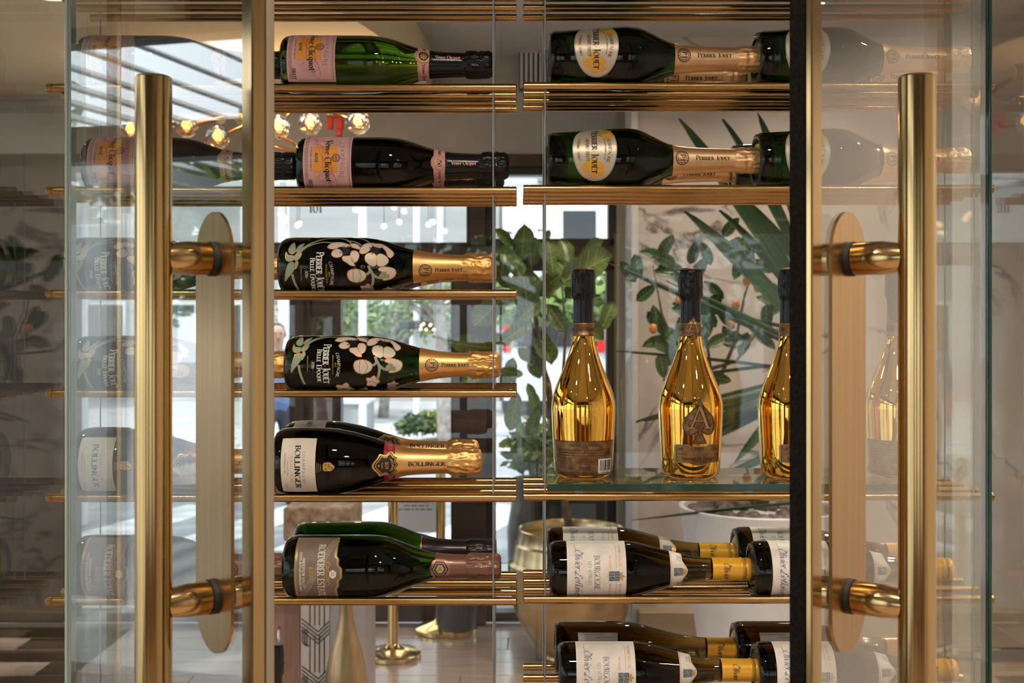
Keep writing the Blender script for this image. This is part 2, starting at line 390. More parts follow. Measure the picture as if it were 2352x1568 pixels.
TYPES = {}
def crown_mod(a_start, amp, folds, seed):
    def f(r, z, ang):
        a = z/PX
        if a < a_start - 10: return r
        k = min(1, (a-a_start+10)/12.0)
        w_ = (1-abs(math.sin(folds*.5*ang+seed+.8*noise.noise(Vector((math.cos(ang)*2, math.sin(ang)*2, a*.06))))))*1.3-.5 + noise.noise(Vector((math.cos(ang)*4+seed, math.sin(ang)*4, a*.10)))*1.2 + noise.noise(Vector((math.cos(ang)*9, math.sin(ang)*9+seed, a*.25)))*1.0
        return r + amp*PX*k*w_
    return f
def resample(prof, step, lo):
    out = [prof[0]]
    for (a0,r0),(a1,r1) in zip(prof, prof[1:]):
        n = max(1, int((a1-a0)/step)) if a1 > lo else 1
        for i in range(1, n+1): out.append((a0+(a1-a0)*i/n, r0+(r1-r0)*i/n))
    return out
PUNT = [(44,0),(42,12),(35,24),(22,38),(7,46)]
def make_body(body, glassm, name='glass_body', punt=PUNT, n=64):
    pts = [(r*PX, a*PX) for a, r in punt] + [(r*PX, a*PX) for a, r in body]
    top = body[-1]; pts.append((0, top[0]*PX))
    return MB().lathe(pts, n).me(name, [glassm], True, sharp=50)
def make_foil(prof, m, crown, amp, folds, seed, name='foil', n=112, edge=None):
    p = resample(prof, 3.0, crown-12)
    base = crown_mod(crown, amp, folds, seed)
    def rm(r, z, ang): return base(r, z, ang)
    mb = MB().lathe([(r*PX, a*PX) for a, r in p], n, rmod=rm)
    return mb.me(name, [m], True, sharp=60)
def beads(rad, a, n=84, br=2.4, m=None):
    mb = MB(); o = [(0,0,1),(1,0,0),(0,1,0),(-1,0,0),(0,-1,0),(0,0,-1)]
    for i in range(n):
        t = 2*math.pi*i/n; c = Vector((rad*math.sin(t)*PX, -rad*math.cos(t)*PX, a*PX))
        V = [c+Vector(q)*br*PX for q in o]; mb.add(V, [[0,1,2],[0,2,3],[0,3,4],[0,4,1],[5,2,1],[5,3,2],[5,4,3],[5,1,4]])
    return mb.me('bead_ring', [m], True)
def pj_logo(d, ca, cq, r, m, off):
    d.stroke(ring(ca, cq, r, n=28), 1.6, m, off, True); d.stroke(ring(ca, cq, r*.68, n=24), .9, m, off, True)
    d.text('PJ', ca-r*.30, cq, r*.75, m, off, thick=.2, thin=.09)
    for t in range(0, 360, 24): d.stroke([(ca+r*.78*math.cos(R_(t)), cq+r*.78*math.sin(R_(t))), (ca+r*.92*math.cos(R_(t+6)), cq+r*.92*math.sin(R_(t+6)))], 1.3, m, off)

# --- pink label, black foil -------------------------------------------------
vc_body = [(0,50),(0,54),(3.5,59.5),(10,63.5),(20,65.5),(34,66),(110,66),(185,66),(212,65.2),(235,62.6),(256,58),(275,51.8),(291,46),(316,38),(346,31.5),(385,27.8),(430,25.5),(486,24.5)]
vc_r = interp(vc_body)
def vc_make(medal):
    foil = [(344,32.6),(346,33),(360,31),(385,29.3),(418,27.8),(427,27.4),(431,30.5),(440,31.5),(452,30.6),(470,30.8),(484,30),(491,26),(494.5,18),(495,0)]
    fr = interp(foil); L = Dec(vc_r, 66); L.grid(20,131,-80,78, pink_paper, .25, 1, 24)
    D = Dec(vc_r, 66)
    D.grid(43,99,-34,28, orange_ink, .40, 1, 10)
    D.text('Veuve Clicquot', 71, -1, 15, ink, .62, thick=.23, thin=.07, gap=.12, wide=.92, fit=103); D.stroke(ring(82,54,2.2,n=10), .8, ink, .62, True)
    D.text('CHAMPAGNE', 107, -2, 10, ink2, .5, thick=.075, thin=.075, serif=False, gap=.3, arcq=.5, wide=.85, fit=86)
    D.text('ROS\u00c9', 48, -4, 6.6, ink, .6, thick=.24, thin=.1, fit=22); D.text('\u00c0 REIMS FRANCE', 37, -3, 3.6, ink, .5, thick=.22, thin=.15, serif=False, gap=.42, fit=56)
    D.text('MAISON FOND\u00c9E EN 1772', 64, -4, 2.6, ink2, .58, thick=.2, thin=.14, serif=False, gap=.25, fit=58)
    D.text('BRUT', 31.5, 59, 8.2, ink, .5, thick=.2, thin=.07, gap=.1, fit=25)
    D.text('ROS\u00c9 CHAMPAGNE  MAISON FOND\u00c9E EN 1772  PRODUIT DE FRANCE', 24, 0, 3.0, ink2, .5, thick=.2, thin=.15, serif=False, gap=.18, fit=150)
    hx = [(96+10*math.cos(R_(60*i)), -4+9.5*math.sin(R_(60*i))) for i in range(6)]
    D.stroke(hx, 1.5, ink, .6, True); D.stroke([(96+(p[0]-96)*.74, -4+(p[1]+4)*.74) for p in hx], .7, ink, .6, True); D.text('VCP', 93.6, -4, 4.8, ink, .62, thick=.22, thin=.12, serif=False)
    D.stroke([(88,-4),(104,-4)], .8, ink, .6); D.stroke([(92,-9),(90,-4),(92,1)], .8, ink, .6)
    for a_, w_ in ((126,1.3),(122.5,.6),(31,.6),(29,.9)): D.stroke([(a_,-80),(a_,74)], w_, ink2, .45)
    D.stroke([(44,74),(126,74)], 1.1, ink2, .45); D.stroke([(44,71),(122.5,71)], .6, ink2, .45)
    D.stroke(spline([(60,-64),(68,-48),(52,-56),(44,-40),(62,-34),(80,-6),(88,26),(74,40),(80,52),(94,44),(70,8),(46,-52),(42,-66),(54,-44),(76,0),(96,52),(92,68),(80,60),(76,48)], 8), .75, red_ink, .66)
    for i in range(5): D.stroke(ring(52+7*i, 34+6*(i%2)+3*i, 7+1.5*(i%3), n=18), .35, ink2, .44, True)
    for i in range(4): D.stroke(ring(84+5*i, -46+4*(i%2), 6+(i%3), n=16), .35, ink2, .44, True)
    N = Dec(vc_r, 36); N.grid(318,346,-113,113, pink_foil, .5, 2, 44); N.blob(ring(332,0,20,20,28), pink_foil, .9, 4)
    E = Dec(vc_r, 36); E.stroke(ring(332,0,17.5,n=28), 1.0, ink2, 1.25, True)
    if medal: E.blob(ring(332,0,13,13,24), gold_ink, 1.25, 3); E.blob(ring(332,0,11.4,11.4,24), ink, 1.45, 3); [E.blob(ring(332+6.5*math.cos(R_(t)), 6.5*math.sin(R_(t)), 2.0, n=6), gold_ink, 1.6, 1) for t in range(0,360,45)]; E.blob(ring(332,0,3.6,n=8), gold_ink, 1.6, 1); E.stroke([(325,0),(339,0)], 1.2, gold_ink, 1.62); E.stroke([(332,-7),(332,7)], 1.2, gold_ink, 1.62)
    else: E.stroke(ring(332,0,13.5,n=28), .7, ink2, 1.25, True); E.text('250', 327, 0, 10, ink, 1.3, thick=.18, thin=.06, gap=.08)
    for sg in (-1,1):
        for a_ in (321,343): E.stroke([(a_, sg*22), (a_, sg*80)], .7, ink2, .9)
        E.text('Veuve Clicquot', 329, sg*50, 7.5, ink, .9, thick=.2, thin=.07, gap=.1)
    T_ = Dec(fr, 30); T_.text('Veuve Clicquot', 388, 3.4, 8.2, pink_foil, .5, along=True, thick=.24, thin=.09, gap=.1, wide=.94, fit=57)
    return [('glass_body', make_body(vc_body, g_dark if not medal else g_lime), [], None), ('foil', make_foil(foil, foil_black, 430, 1.5, 16, 1.0), [('foil_lettering', T_.me('foil_lettering'))], 'black foil capsule with gathered crown'),
            ('neck_band', N.me('neck_band'), [('neck_emblem', E.me('neck_emblem'))], None), ('label', L.me('label'), [('label_lettering', D.me('label_lettering'))], 'pink paper label with orange square')]
TYPES['rose_medal'] = (vc_make(True), 66, 495); TYPES['rose'] = (vc_make(False), 66, 495)

# --- egg label, rose-gold foil ------------------------------------------------
gb_body = [(0,52),(0,55),(3,60),(9,63),(60,66),(120,70),(165,73),(180,73.3),(200,71.5),(214,67.5),(228,61),(245,52.5),(259,45.5),(275,38.5),(290,33.5),(315,30),(345,27.8),(400,25.8),(476,24.5)]
gb_r = interp(gb_body)
def gb_make():
    foil = [(284,37.4),(288,36),(300,33),(315,31.4),(345,29.2),(400,27.2),(430,26.6),(437,28.6),(448,29.5),(455,28),(462,29.6),(474,29),(483,27.6),(487,26.6),(488,24),(488.3,0)]
    fr = interp(foil)
    L = Dec(gb_r, 70); egg = [(103.5+49.5*math.cos(t)-6*math.sin(t*1.0)**2*0, -20+78*math.sin(t)) for t in [R_(360*i/40) for i in range(40)]]
    egg = [(a, q) for a, q in egg]; L.blob(egg, champ_paper, .25, 8)
    D = Dec(gb_r, 70); sc = lambda k: [(103.5+(a-103.5)*k, -20+(q+20)*k) for a, q in egg]
    D.stroke(sc(.965), .7, ink2, .42, True); D.stroke(sc(.93), .5, white_ink, .42, True)
    D.text('Perrier-Jou\u00cbt'.upper(), 97, -20, 15.5, ink, .8, thick=.17, thin=.05, gap=.1, smallcaps=True, wide=.92, fit=113)
    D.text('GRAND BRUT', 83.5, -20, 7.6, ink, .8, thick=.16, thin=.06, gap=.13, fit=58); D.text('CHAMPAGNE', 134, -19, 7.6, ink, .8, thick=.14, thin=.05, gap=.14, arcq=.9, fit=62)
    D.text('\u00c0 EPERNAY - FRANCE', 64, -20, 5, ink, .8, thick=.16, thin=.08, gap=.14, arcq=-.9, fit=56); D.text('MAISON FOND\u00c9E EN 1811', 126, -19, 2.9, ink2, .8, thick=.2, thin=.14, serif=False, gap=.2, arcq=.9, fit=50)
    fl = lambda ca, cq, r, k, ph: [(ca+r*(1+.16*math.cos(k*R_(t)+ph))*math.cos(R_(t)), cq+r*(1+.16*math.cos(k*R_(t)+ph))*math.sin(R_(t))) for t in range(0,360,10)]
    D.blob(fl(99,22,22,4,.4), sun_ink, .5, 4); D.blob(fl(118,36,7,3,0), sun_ink, .52, 2); D.blob(fl(124,-66,17,4,1.2), sun_ink2, .5, 3); D.blob(fl(134,-52,13,5,0), sun_ink, .55, 3)
    for k in range(5): D.stroke([(92,24),(82+5*k,44-2*(k%2))], .6, champ_paper, .62)
    D.stroke(fl(99,22,22,4,.4), .8, gold_ink, .6, True)
    T_ = Dec(fr, 30); pj_logo(T_, 305, -3, 14.5, ink, .6); T_.text('PERRIER-JOU\u00cbT', 375, 2, 10.6, ink, .6, along=True, thick=.18, thin=.06, gap=.1, smallcaps=True, fit=77)
    return [('glass_body', make_body(gb_body, g_green), [], None), ('bead_ring', beads(58, 1.5, m=g_dark), [], None), ('foil', make_foil(foil, foil_pale, 432, 1.1, 13, 2.0), [('foil_lettering', T_.me('foil_lettering'))], 'rose-gold foil capsule'),
            ('label', L.me('label'), [('label_lettering', D.me('label_lettering'))], 'egg-shaped champagne-coloured label with golden flowers')]
TYPES['egg'] = (gb_make(), 73.3, 488)

# --- painted flowers ------------------------------------------------------------
be_body = [(0,50),(0,53),(4,60),(14,65),(30,67),(100,67),(170,67),(200,66),(225,62.8),(250,57),(280,47.5),(312,38.2),(350,30.5),(400,26.4),(486,25)]
be_r = interp(be_body)
def be_make():
    foil = [(312,39.4),(330,35.6),(350,32),(375,29.4),(400,27.8),(428,27),(433,30.4),(442,31.4),(452,30),(470,30.6),(488,30),(496,27),(500,20),(500.5,0)]
    fr = interp(foil)
    def Q(X, Y):
        v = max(-66, min(66, Y/4.523-77)); return (X/4.523-5, 67*math.asin(v/67))
    def Qs(l): return [Q(l[i], l[i+1]) for i in range(0, len(l), 2)]
    D = Dec(be_r, 67)
    D.text('PERRIER-JOU\u00cbT', 93, 17, 17.5, white_ink, .45, thick=.17, thin=.055, gap=.09, smallcaps=True, wide=.84, fit=94)
    D.text('BELLE EPOQUE', 79.5, 22, 11.2, white_ink, .45, thick=.16, thin=.06, gap=.1, smallcaps=True, wide=.84, fit=76); D.text('-2016-', 67.5, 20, 6.6, white_ink, .45, thick=.15, thin=.07, gap=.12, fit=23)
    D.text('CHAMPAGNE', 127, 20, 6.8, white_ink, .45, thick=.12, thin=.06, gap=.16, arcq=.8, fit=55); D.text('MAISON FOND\u00c9E EN 1811', 115, 20, 2.6, gold_ink, .45, thick=.16, thin=.12, serif=False, gap=.25); D.text('BRUT', 121, 20, 3.2, gold_ink, .45, thick=.16, thin=.12, serif=False); D.text('\u00c0 EPERNAY FRANCE', 57, 18, 2.6, gold_ink, .45, thick=.16, thin=.12, serif=False, gap=.25)
    G_ = Dec(be_r, 67)
    def petal(l, m=enamel_w, w_=1.5, off=.55):
        p = spline(Qs(l), 4, True); G_.blob(p, m, off, 4); G_.stroke(p, w_, enamel_o, off+.2, True)
    def stem(l, w_=4.2, off=.4):
        p = spline(Qs(l), 6); G_.stroke(p, w_+1.6, enamel_o, off); G_.stroke(p, w_, enamel_g, off+.12)
    stem([220,262,300,172,420,102,560,68,700,72,795,122], 3.4); stem([245,250,340,160,480,112,600,118], 2.6); stem([760,95,830,105,900,140], 2.8); stem([830,60,900,70,975,98], 2.6)
    stem([985,350,1000,400,985,430,940,450], 4.6); stem([1005,395,1030,460,1020,540,985,592], 4.6); stem([1020,430,1060,470,1110,490,1170,465], 4.6); stem([195,440,205,500,225,560,247,604], 4.2)
    for l in ([195,115,222,180,215,225,185,235,155,215,152,170],[225,210,250,150,305,125,280,180,250,210],[125,210,150,245,205,255,212,290,180,310,140,305,122,270],[112,510,130,400,160,330,210,320,218,380,190,430,150,470],[215,360,240,300,260,330,230,390],[220,260,290,225,270,280,225,300],[1125,425,1160,430,1175,470,1190,455,1185,500,1150,495,1105,500,1090,470]): petal(l, enamel_g, 1.3, .62)
    for l in ([555,150,600,115,680,110,740,125,800,150,740,168,690,160,620,185,560,175],[600,235,615,200,660,180,715,215,705,255,660,270,620,260],[715,265,760,255,800,260,840,335,845,355,800,350,765,325,725,300],[800,210,850,200,885,235,880,290,850,320,820,310,800,260],[780,130,840,125,890,160,890,185,840,175,800,160],
              [890,215,905,150,970,110,1050,105,1010,150,985,200,930,230],[1050,105,1120,100,1215,150,1240,200,1210,250,1180,235,1150,170,1100,130],[950,270,970,230,1030,215,1065,250,1070,330,1040,360,1000,345,960,310],[1072,330,1068,250,1100,215,1160,235,1190,290,1165,340,1120,360,1085,355],[1000,115,1080,105,1130,125,1090,150,1030,145],
              [765,445,785,400,860,385,935,410,960,455,930,500,860,520,790,500],[1095,375,1160,362,1240,385,1265,440,1240,500,1180,522,1125,515,1150,470,1120,420,1088,405]): petal(l)
    for ca, cq in ((Q(745,200)), (Q(1045,180))):
        for k in range(16):
            t = R_(k*22.5); q = 9+4*(k%2); G_.stroke([(ca+2*math.cos(t), cq+2*math.sin(t)), (ca+q*math.cos(t), cq+q*math.sin(t))], 1.3, ink, .95)
            G_.blob(ring(ca+q*math.cos(t), cq+q*math.sin(t), 1.7, n=6), ink, .98, 1)
    for dx in (-26, 14): G_.stroke(spline(Qs([860+dx,388,880+dx*2.2,455,860+dx,518]), 5), 1.2, enamel_o, .85)
    def P2(ca, cq, r, n): return [(ca+r*(1+.2*math.cos(n*R_(t)))*math.cos(R_(t)), cq+r*(1+.2*math.cos(n*R_(t)))*math.sin(R_(t))) for t in range(0,360,12)]
    for ca, cq, r in ((206,61,14),(140,84,19),(185,92,13),(250,80,12),(110,100,14)):
        p = P2(ca, cq, r, 5); G_.blob(p, enamel_w, .55, 3); G_.stroke(p, 1.4, enamel_o, .75, True); G_.stroke([(ca-r*.6,cq),(ca,cq-r*.2),(ca+r*.5,cq+r*.4)], 1.2, ink, .8)
    p = spline([Q(985,592), (205,52)], 4); G_.stroke(p, 4.4, enamel_g, .52)
    S = Dec(fr, 34); pj_logo(S, 341, 11, 14.5, ink, .6); S.text('PERRIER-JOU\u00cbT', 395, 15, 9.6, ink, .6, along=True, thick=.18, thin=.06, gap=.1, smallcaps=True, wide=.9, fit=62)
    return [('glass_body', make_body(be_body, g_dark), [('painted_lettering', D.me('painted_lettering'))], None), ('painted_flowers', G_.me('painted_flowers'), [], 'cream enamel anemones with gilt outlines and sage stems'),
            ('foil', make_foil(foil, foil_gold, 431, 1.5, 11, 3.0), [('foil_lettering', S.me('foil_lettering'))], 'orange-gold foil capsule')]
TYPES['flower'] = (be_make(), 67, 500)

# --- pear-shaped bottle, cream label, crimson band ---------------------------------
bo_body = [(0,56),(0,60),(5,69),(16,75.5),(38,78.6),(70,79),(110,78),(144,75),(186,67),(229,54.8),(261,44),(293,34),(330,29),(400,27),(470,25)]
bo_r = interp(bo_body)
def bo_make():
    foil = [(283,38.6),(293,35.4),(310,32),(330,30.3),(370,28.6),(406,27.8),(411,31),(422,32.5),(436,31.2),(458,31.8),(474,30.6),(481,26.5),(485,18),(486,0)]
    fr = interp(foil); L = Dec(bo_r, 78); L.grid(27,106,-68,68, cream_paper, .25, 3, 22)
    D = Dec(bo_r, 78)
    D.text('BOLLINGER', 59, 2, 12.4, ink, .5, thick=.22, thin=.06, gap=.12, wide=.94, fit=100); D.text('CHAMPAGNE', 76.5, 3, 6.2, ink2, .5, thick=.1, thin=.08, serif=False, gap=.42, fit=76); D.text('SPECIAL CUV\u00c9E', 49, 4, 5, gold_ink, .5, thick=.16, thin=.1, serif=False, gap=.32, fit=68)
    D.text('BRUT', 35, 50, 4.6, taupe_lite, .5, thick=.14, thin=.08, serif=False, gap=.3); D.text('PRODUCE OF FRANCE', 42, 4, 2.2, taupe_lite, .5, thick=.2, thin=.14, serif=False, gap=.3); D.text('FOURNISSEUR DE LA COUR', 35, -8, 2.6, taupe_lite, .5, thick=.2, thin=.14, serif=False, gap=.2)
    C = Dec(bo_r, 78)
    C.blob(spline([(124,-7),(134,-10),(141,-9),(145,-5),(150,0),(146,6),(141,10),(133,10),(124,8)],4,True), gold_ink, .4, 3)
    for k in range(3): C.stroke([(110+4*k,-9+2*k),(110+4*k,13-2*k)], 1.0, gold_ink, .4)
    for (a_, q_) in ((130,-4),(130,5),(138,0),(143,3),(136,-5)): C.blob(ring(a_, q_, 1.6, n=6), ink, .6, 1)
    Bd = Dec(bo_r, 44); Bd.grid(258,290,-138,138, red_foil, .7, 3, 48)
    for sg in (-1,1): Bd.text('BOLLINGER', 268, sg*62, 7.5, copper_ink, .95, thick=.2, thin=.08)
    S = Dec(bo_r, 44)
    sh = spline([(232,2),(244,-13),(250,-22),(262,-20),(268,-27),(276,-33),(283,-24),(291,-20),(288,-8),(294,2),(288,12),(291,24),(283,28),(276,37),(268,31),(262,24),(250,26),(244,17)],3,True)
    S.blob(sh, gold_ink, 1.6, 5, c=(266,2)); k_ = lambda f: [(266+(a-266)*f, 2+(q-2)*f) for a, q in sh]
    S.blob(k_(.88), bronze_dk, 1.8, 5, c=(266,2)); S.stroke(k_(.76), 1.5, gold_ink, 2.1, True); S.blob(k_(.66), ink, 2.0, 5, c=(266,2))
    S.text('1829', 262, 2, 7, gold_ink, 2.3, thick=.2, thin=.1, gap=.1); S.text('BOLLINGER', 277, 2, 4.6, gold_ink, 2.3, thick=.22, thin=.12, gap=.08, arcq=1.0); S.blob(ring(248,2,2.2,n=6), gold_ink, 2.3, 1); S.text('FRANCE', 254, 2, 2.8, gold_ink, 2.3, thick=.2, thin=.14, serif=False)
    T_ = Dec(fr, 30); T_.text('BOLLINGER', 357, 6, 9.6, ink, .6, along=True, thick=.22, thin=.07, gap=.13, wide=1.0, fit=85)
    return [('glass_body', make_body(bo_body, g_dark), [('crest', C.me('crest'))], None), ('foil', make_foil(foil, foil_gold, 410, 1.5, 12, 5.0), [('foil_lettering', T_.me('foil_lettering'))], 'golden foil capsule'),
            ('neck_band', Bd.me('neck_band'), [('shield', S.me('shield'))], 'crimson band with black and gold shield'), ('label', L.me('label'), [('label_lettering', D.me('label_lettering'))], 'cream square label')]
TYPES['pear'] = (bo_make(), 79, 486)

# --- taupe label ---------------------------------------------------------------------
ro_body = [(0,54),(0,57),(4,64),(13,69.5),(28,72),(100,72),(190,72),(215,71),(235,68.2),(266,58.6),(300,45),(330,35.6),(354,29.8),(390,26.4),(495,24.6)]
ro_r = interp(ro_body)
def ro_make(estate_black):
    if estate_black:
        foil = [(312,42),(330,37),(354,31),(390,27.8),(428,26.8),(432,29.6),(445,30.8),(470,30),(495,29.4),(502,26),(503.4,0)]; fm = foil_plum
    else:
        foil = [(352,31.6),(370,29.4),(390,27.8),(426,26.8),(431,30),(444,31.4),(452,30),(478,30),(496,29.4),(503,26),(506,20),(506.4,0)]; fm = foil_brown
    fr = interp(foil); L = Dec(ro_r, 72)
    def edge(t):
        q = abs(t-.5)*2
        return 8*(1-min(1,max(0,(q-.12)/.06))) + 5*(1 if q < .34 else max(0, 1-(q-.34)/.06))
    L.grid(32,130,-94,94, taupe_paper, .25, 2, 60, edge)
    D = Dec(ro_r, 72)
    D.text('ROEDERER ESTATE', 86, -2, 15, white_ink, .7, thick=.14, thin=.055, gap=.1, wide=.86, smallcaps=False, fit=130); D.text('BRUT', 66, 1, 9, gold_ink, .7, thick=.14, thin=.12, serif=False, gap=.16, fit=30)
    D.text('ANDERSON VALLEY', 51, 1, 6.2, white_ink, .7, thick=.16, thin=.12, serif=False, gap=.16, fit=70); D.text('ESTATE BOTTLED SPARKLING WINE', 44, -1, 4.6, white_ink, .7, thick=.18, thin=.14, serif=False, gap=.14, fit=92)
    D.poly([(118,-92),(130,-78),(118,-66),(104,-78)], taupe_lite, .40)
    n = 14; pts = [(126-86*i/n, -84+160*i/n) for i in range(n+1)]; D.stroke(pts, 15, taupe_lite, .42)
    for k, ch in enumerate('SPECIAL CUV\u00c9E'):
        if ch != ' ':
            t = (k+1.5)/15; qs, W = glyph_text(ch, 8, thick=.12, thin=.1, serif=False); a0, q0 = 126-86*t, -84+160*t
            for f in qs: D.poly([(a0+(v-4)*.88-u*.47, q0+u*.88+(v-4)*.47) for u, v in f], taupe_paper, .6)
    for off_, w_ in ((3.2,1.3),(5.6,.7)):
        D.stroke([(32+off_,-94),(32+off_,94)], w_, gold_ink, .5)
        D.stroke([(130+edge(i/60)-off_, -94+188*i/60) for i in range(61)], w_, gold_ink, .5)
    hx = [(121+9.5*math.cos(R_(60*i+30)), 2+10.5*math.sin(R_(60*i+30))) for i in range(6)]
    D.blob(hx, gold_ink, .6, 2); D.blob([(121+(a-121)*.88, 2+(q-2)*.88) for a, q in hx], white_ink, .75, 2); D.text('RE', 117.5, 2, 7, ink2, .9, thick=.14, thin=.08)
    for sg in (-1,1): D.stroke(spline([(112,2+sg*6),(110,2+sg*14),(114,2+sg*22),(108,2+sg*27),(103,2+sg*22),(107,2+sg*18)],5), 1.2, gold_ink, .62)
    D.stroke([(107,-16),(107,20)], 1.2, gold_ink, .62); D.stroke([(103,-14),(103,18)], .8, gold_ink, .62)
    if estate_black:
        T_ = Dec(fr, 28); T_.text('ROEDERER ESTATE', 392, 3, 6, gold_ink, .6, along=True, thick=.2, thin=.1, gap=.12); T_.stroke([(316,-60+6*i) for i in range(21)], 1.3, gold_ink, .5)
    else:
        T_ = Dec(fr, 29); oc = lambda r, ca=364: [(ca+r*math.cos(R_(60*i)), r*1.0*math.sin(R_(60*i))) for i in range(6)]
        T_.blob(ring(364,0,24,24,24), mat('pale brown foil', (.26,.12,.075), .35, .5), .5, 4)
        for i, r in enumerate((19.5,16.5,13.5,10.5)): T_.blob(oc(r), (taupe_lite if i % 2 else foil_plum), .65+.15*i, 3)
        T_.blob(oc(7.5), gold_ink, 1.3, 2); T_.text('RE', 361, 0, 6, foil_plum, 1.5, thick=.18, thin=.1)
    parts = [('glass_body', make_body(ro_body, g_green), [], None), ('foil', make_foil(foil, fm, 430, 1.3, 13, 7.0), [('foil_lettering', T_.me('foil_lettering'))], ('brown' if not estate_black else 'near-black') + ' foil capsule'),
             ('label', L.me('label'), [('label_lettering', D.me('label_lettering'))], 'taupe label with gilt border')]
    return parts
TYPES['taupe'] = (ro_make(False), 72, 506); TYPES['taupe_black'] = (ro_make(True), 72, 503)

# --- white label, yellow capsule --------------------------------------------------------
le_body = [(0,52),(0,55),(3,60),(10,63),(22,64),(100,64),(160,64),(182,63.3),(205,59.6),(229,53),(252,46.6),(273,41),(300,34.4),(326,29.4),(350,26.4),(372,24.8),(430,24),(450,23.6)]
le_r = interp(le_body)
def le_make(back):
    cap = [(371,25.2),(372,25.8),(434,25.2),(436,26.6),(440,26.6),(442,25),(449,25),(451,25.6),(457,25.2),(460.5,23),(461,0)]
    fr = interp(cap); L = Dec(le_r, 64); L.grid(37,170,-97,97, white_paper, .25, 1, 30)
    D = Dec(le_r, 64)
    D.text('\u00d8livier', 55, -32, 17, blue_ink, .5, thick=.11, thin=.05, serif=False, slant=.42, gap=.04, wide=.9, fit=47); D.text('\u0141eflaive', 55, 27, 17, blue_ink, .5, thick=.11, thin=.05, serif=False, slant=.42, gap=.04, wide=.9, fit=64)
    D.stroke([(55,59),(53,74)], .9, blue_ink, .5); D.stroke([(57,-54),(55,-64),(55,-72)], .9, blue_ink, .5)
    D.text('BOURGOGNE', 98, 2, 13.0, ink2, .5, thick=.13, thin=.05, gap=.1, wide=.92, fit=80); D.text('LES S\u00c9TILLES', 85, 2, 7, ink2, .5, thick=.11, thin=.05, gap=.12, fit=53)
    D.text('PRODUIT', 131, -23, 4.8, copper_ink, .5, thick=.15, thin=.08, gap=.14, fit=29); D.text('DE FRANCE', 131, 41, 4.8, copper_ink, .5, thick=.15, thin=.08, gap=.14, fit=32); D.text('GRAND VIN DE', 153, -42, 5.6, copper_ink, .5, thick=.15, thin=.08, gap=.14, fit=58); D.text('BOURGOGNE', 153, 52, 5.6, copper_ink, .5, thick=.15, thin=.08, gap=.14, fit=50)
    for q0, q1 in ((-72,-9),(25,90)): D.stroke([(147.5,q0),(147.5,q1)], .9, copper_ink, .5)
    D.stroke([(52,-76),(58,-80),(140,-80),(147,-76)], .8, ink2, .45)
    def crest(d, a0, q0, k, off):
        d.grid(a0, a0+24*k, q0-11*k, q0+11*k, blue_ink, off, 1, 4); d.poly([(a0+.1,q0-11*k),(a0-3*k,q0),(a0+.1,q0+11*k)], blue_ink, off)
        d.stroke([(a0-2*k,q0),(a0+24*k,q0)], .8*k, white_paper, off+.2); d.stroke([(a0+12*k,q0-11*k),(a0+12*k,q0+11*k)], .8*k, white_paper, off+.2)
        for i in range(3): d.stroke([(a0+(1.5+3.2*i)*k,q0-9*k),(a0+(4.5+3.2*i)*k,q0-3*k)], .9*k, gold_ink, off+.2); d.stroke([(a0+(14+3*i)*k,q0+3*k),(a0+(17+3*i)*k,q0+9*k)], .9*k, gold_ink, off+.2)
        for (u, v) in ((16,-7),(20,-3.5),(16,-3.5),(20,-7),(4,4),(8,7.5),(4,7.5)): d.blob(ring(a0+u*k, q0+v*k, 1.2*k, n=6), gold_ink, off+.2, 1)
        d.blob(spline([(a0+25*k,q0-7*k),(a0+31*k,q0-9*k),(a0+30*k,q0-4*k),(a0+36*k,q0),(a0+30*k,q0+4*k),(a0+31*k,q0+9*k),(a0+25*k,q0+7*k)],3,True), gold_ink, off, 2)
    crest(D, 131, 8, 1.0, .5)
    N = Dec(le_r, 42); ne = lambda t: 6*math.cos((t-.5)*4*math.pi) if abs(t-.5) < .25 else -6
    N.grid(272,306,-66,66, white_paper, .4, 3, 32, ne); E = Dec(le_r, 42); crest(E, 280, 2, .88, .8)
    for k_ in (2.4,): E.stroke([(306+ne(i/32)-k_, -66+132*i/32) for i in range(33)], 1.0, copper_ink, .75); E.stroke([(274.5,-66+6*i) for i in range(23)], .9, copper_ink, .75)
    for q0 in (-36, 40): E.text('2022', 288, q0, 8.5, ink, .8, thick=.12, thin=.05, gap=.1, slant=.1, fit=19)
    T_ = Dec(fr, 25.5); T_.text('\u00d8livier', 396, 2, 15, ink, .5, thick=.12, thin=.06, serif=False, slant=.42, gap=.04, fit=40); T_.text('\u0141eflaive', 396, 66, 15, ink, .5, thick=.12, thin=.06, serif=False, slant=.42, gap=.04, fit=52); T_.text('PULIGNY-MONTRACHET', 443.3, 0, 4.6, ink2, .5, thick=.2, thin=.12, serif=False, gap=.16)
    parts = [('glass_body', make_body(le_body, g_olive), [], None), ('bead_ring', beads(58, 1.5, 90, 2.2, g_olive), [], None), ('capsule', make_foil(cap, cap_yellow, 9999, 0, 1, 0, name='capsule'), [('capsule_lettering', T_.me('capsule_lettering'))], 'yellow screw capsule'),
            ('neck_label', N.me('neck_label'), [('neck_emblem', E.me('neck_emblem'))], None), ('label', L.me('label'), [('label_lettering', D.me('label_lettering'))], 'white paper label')]
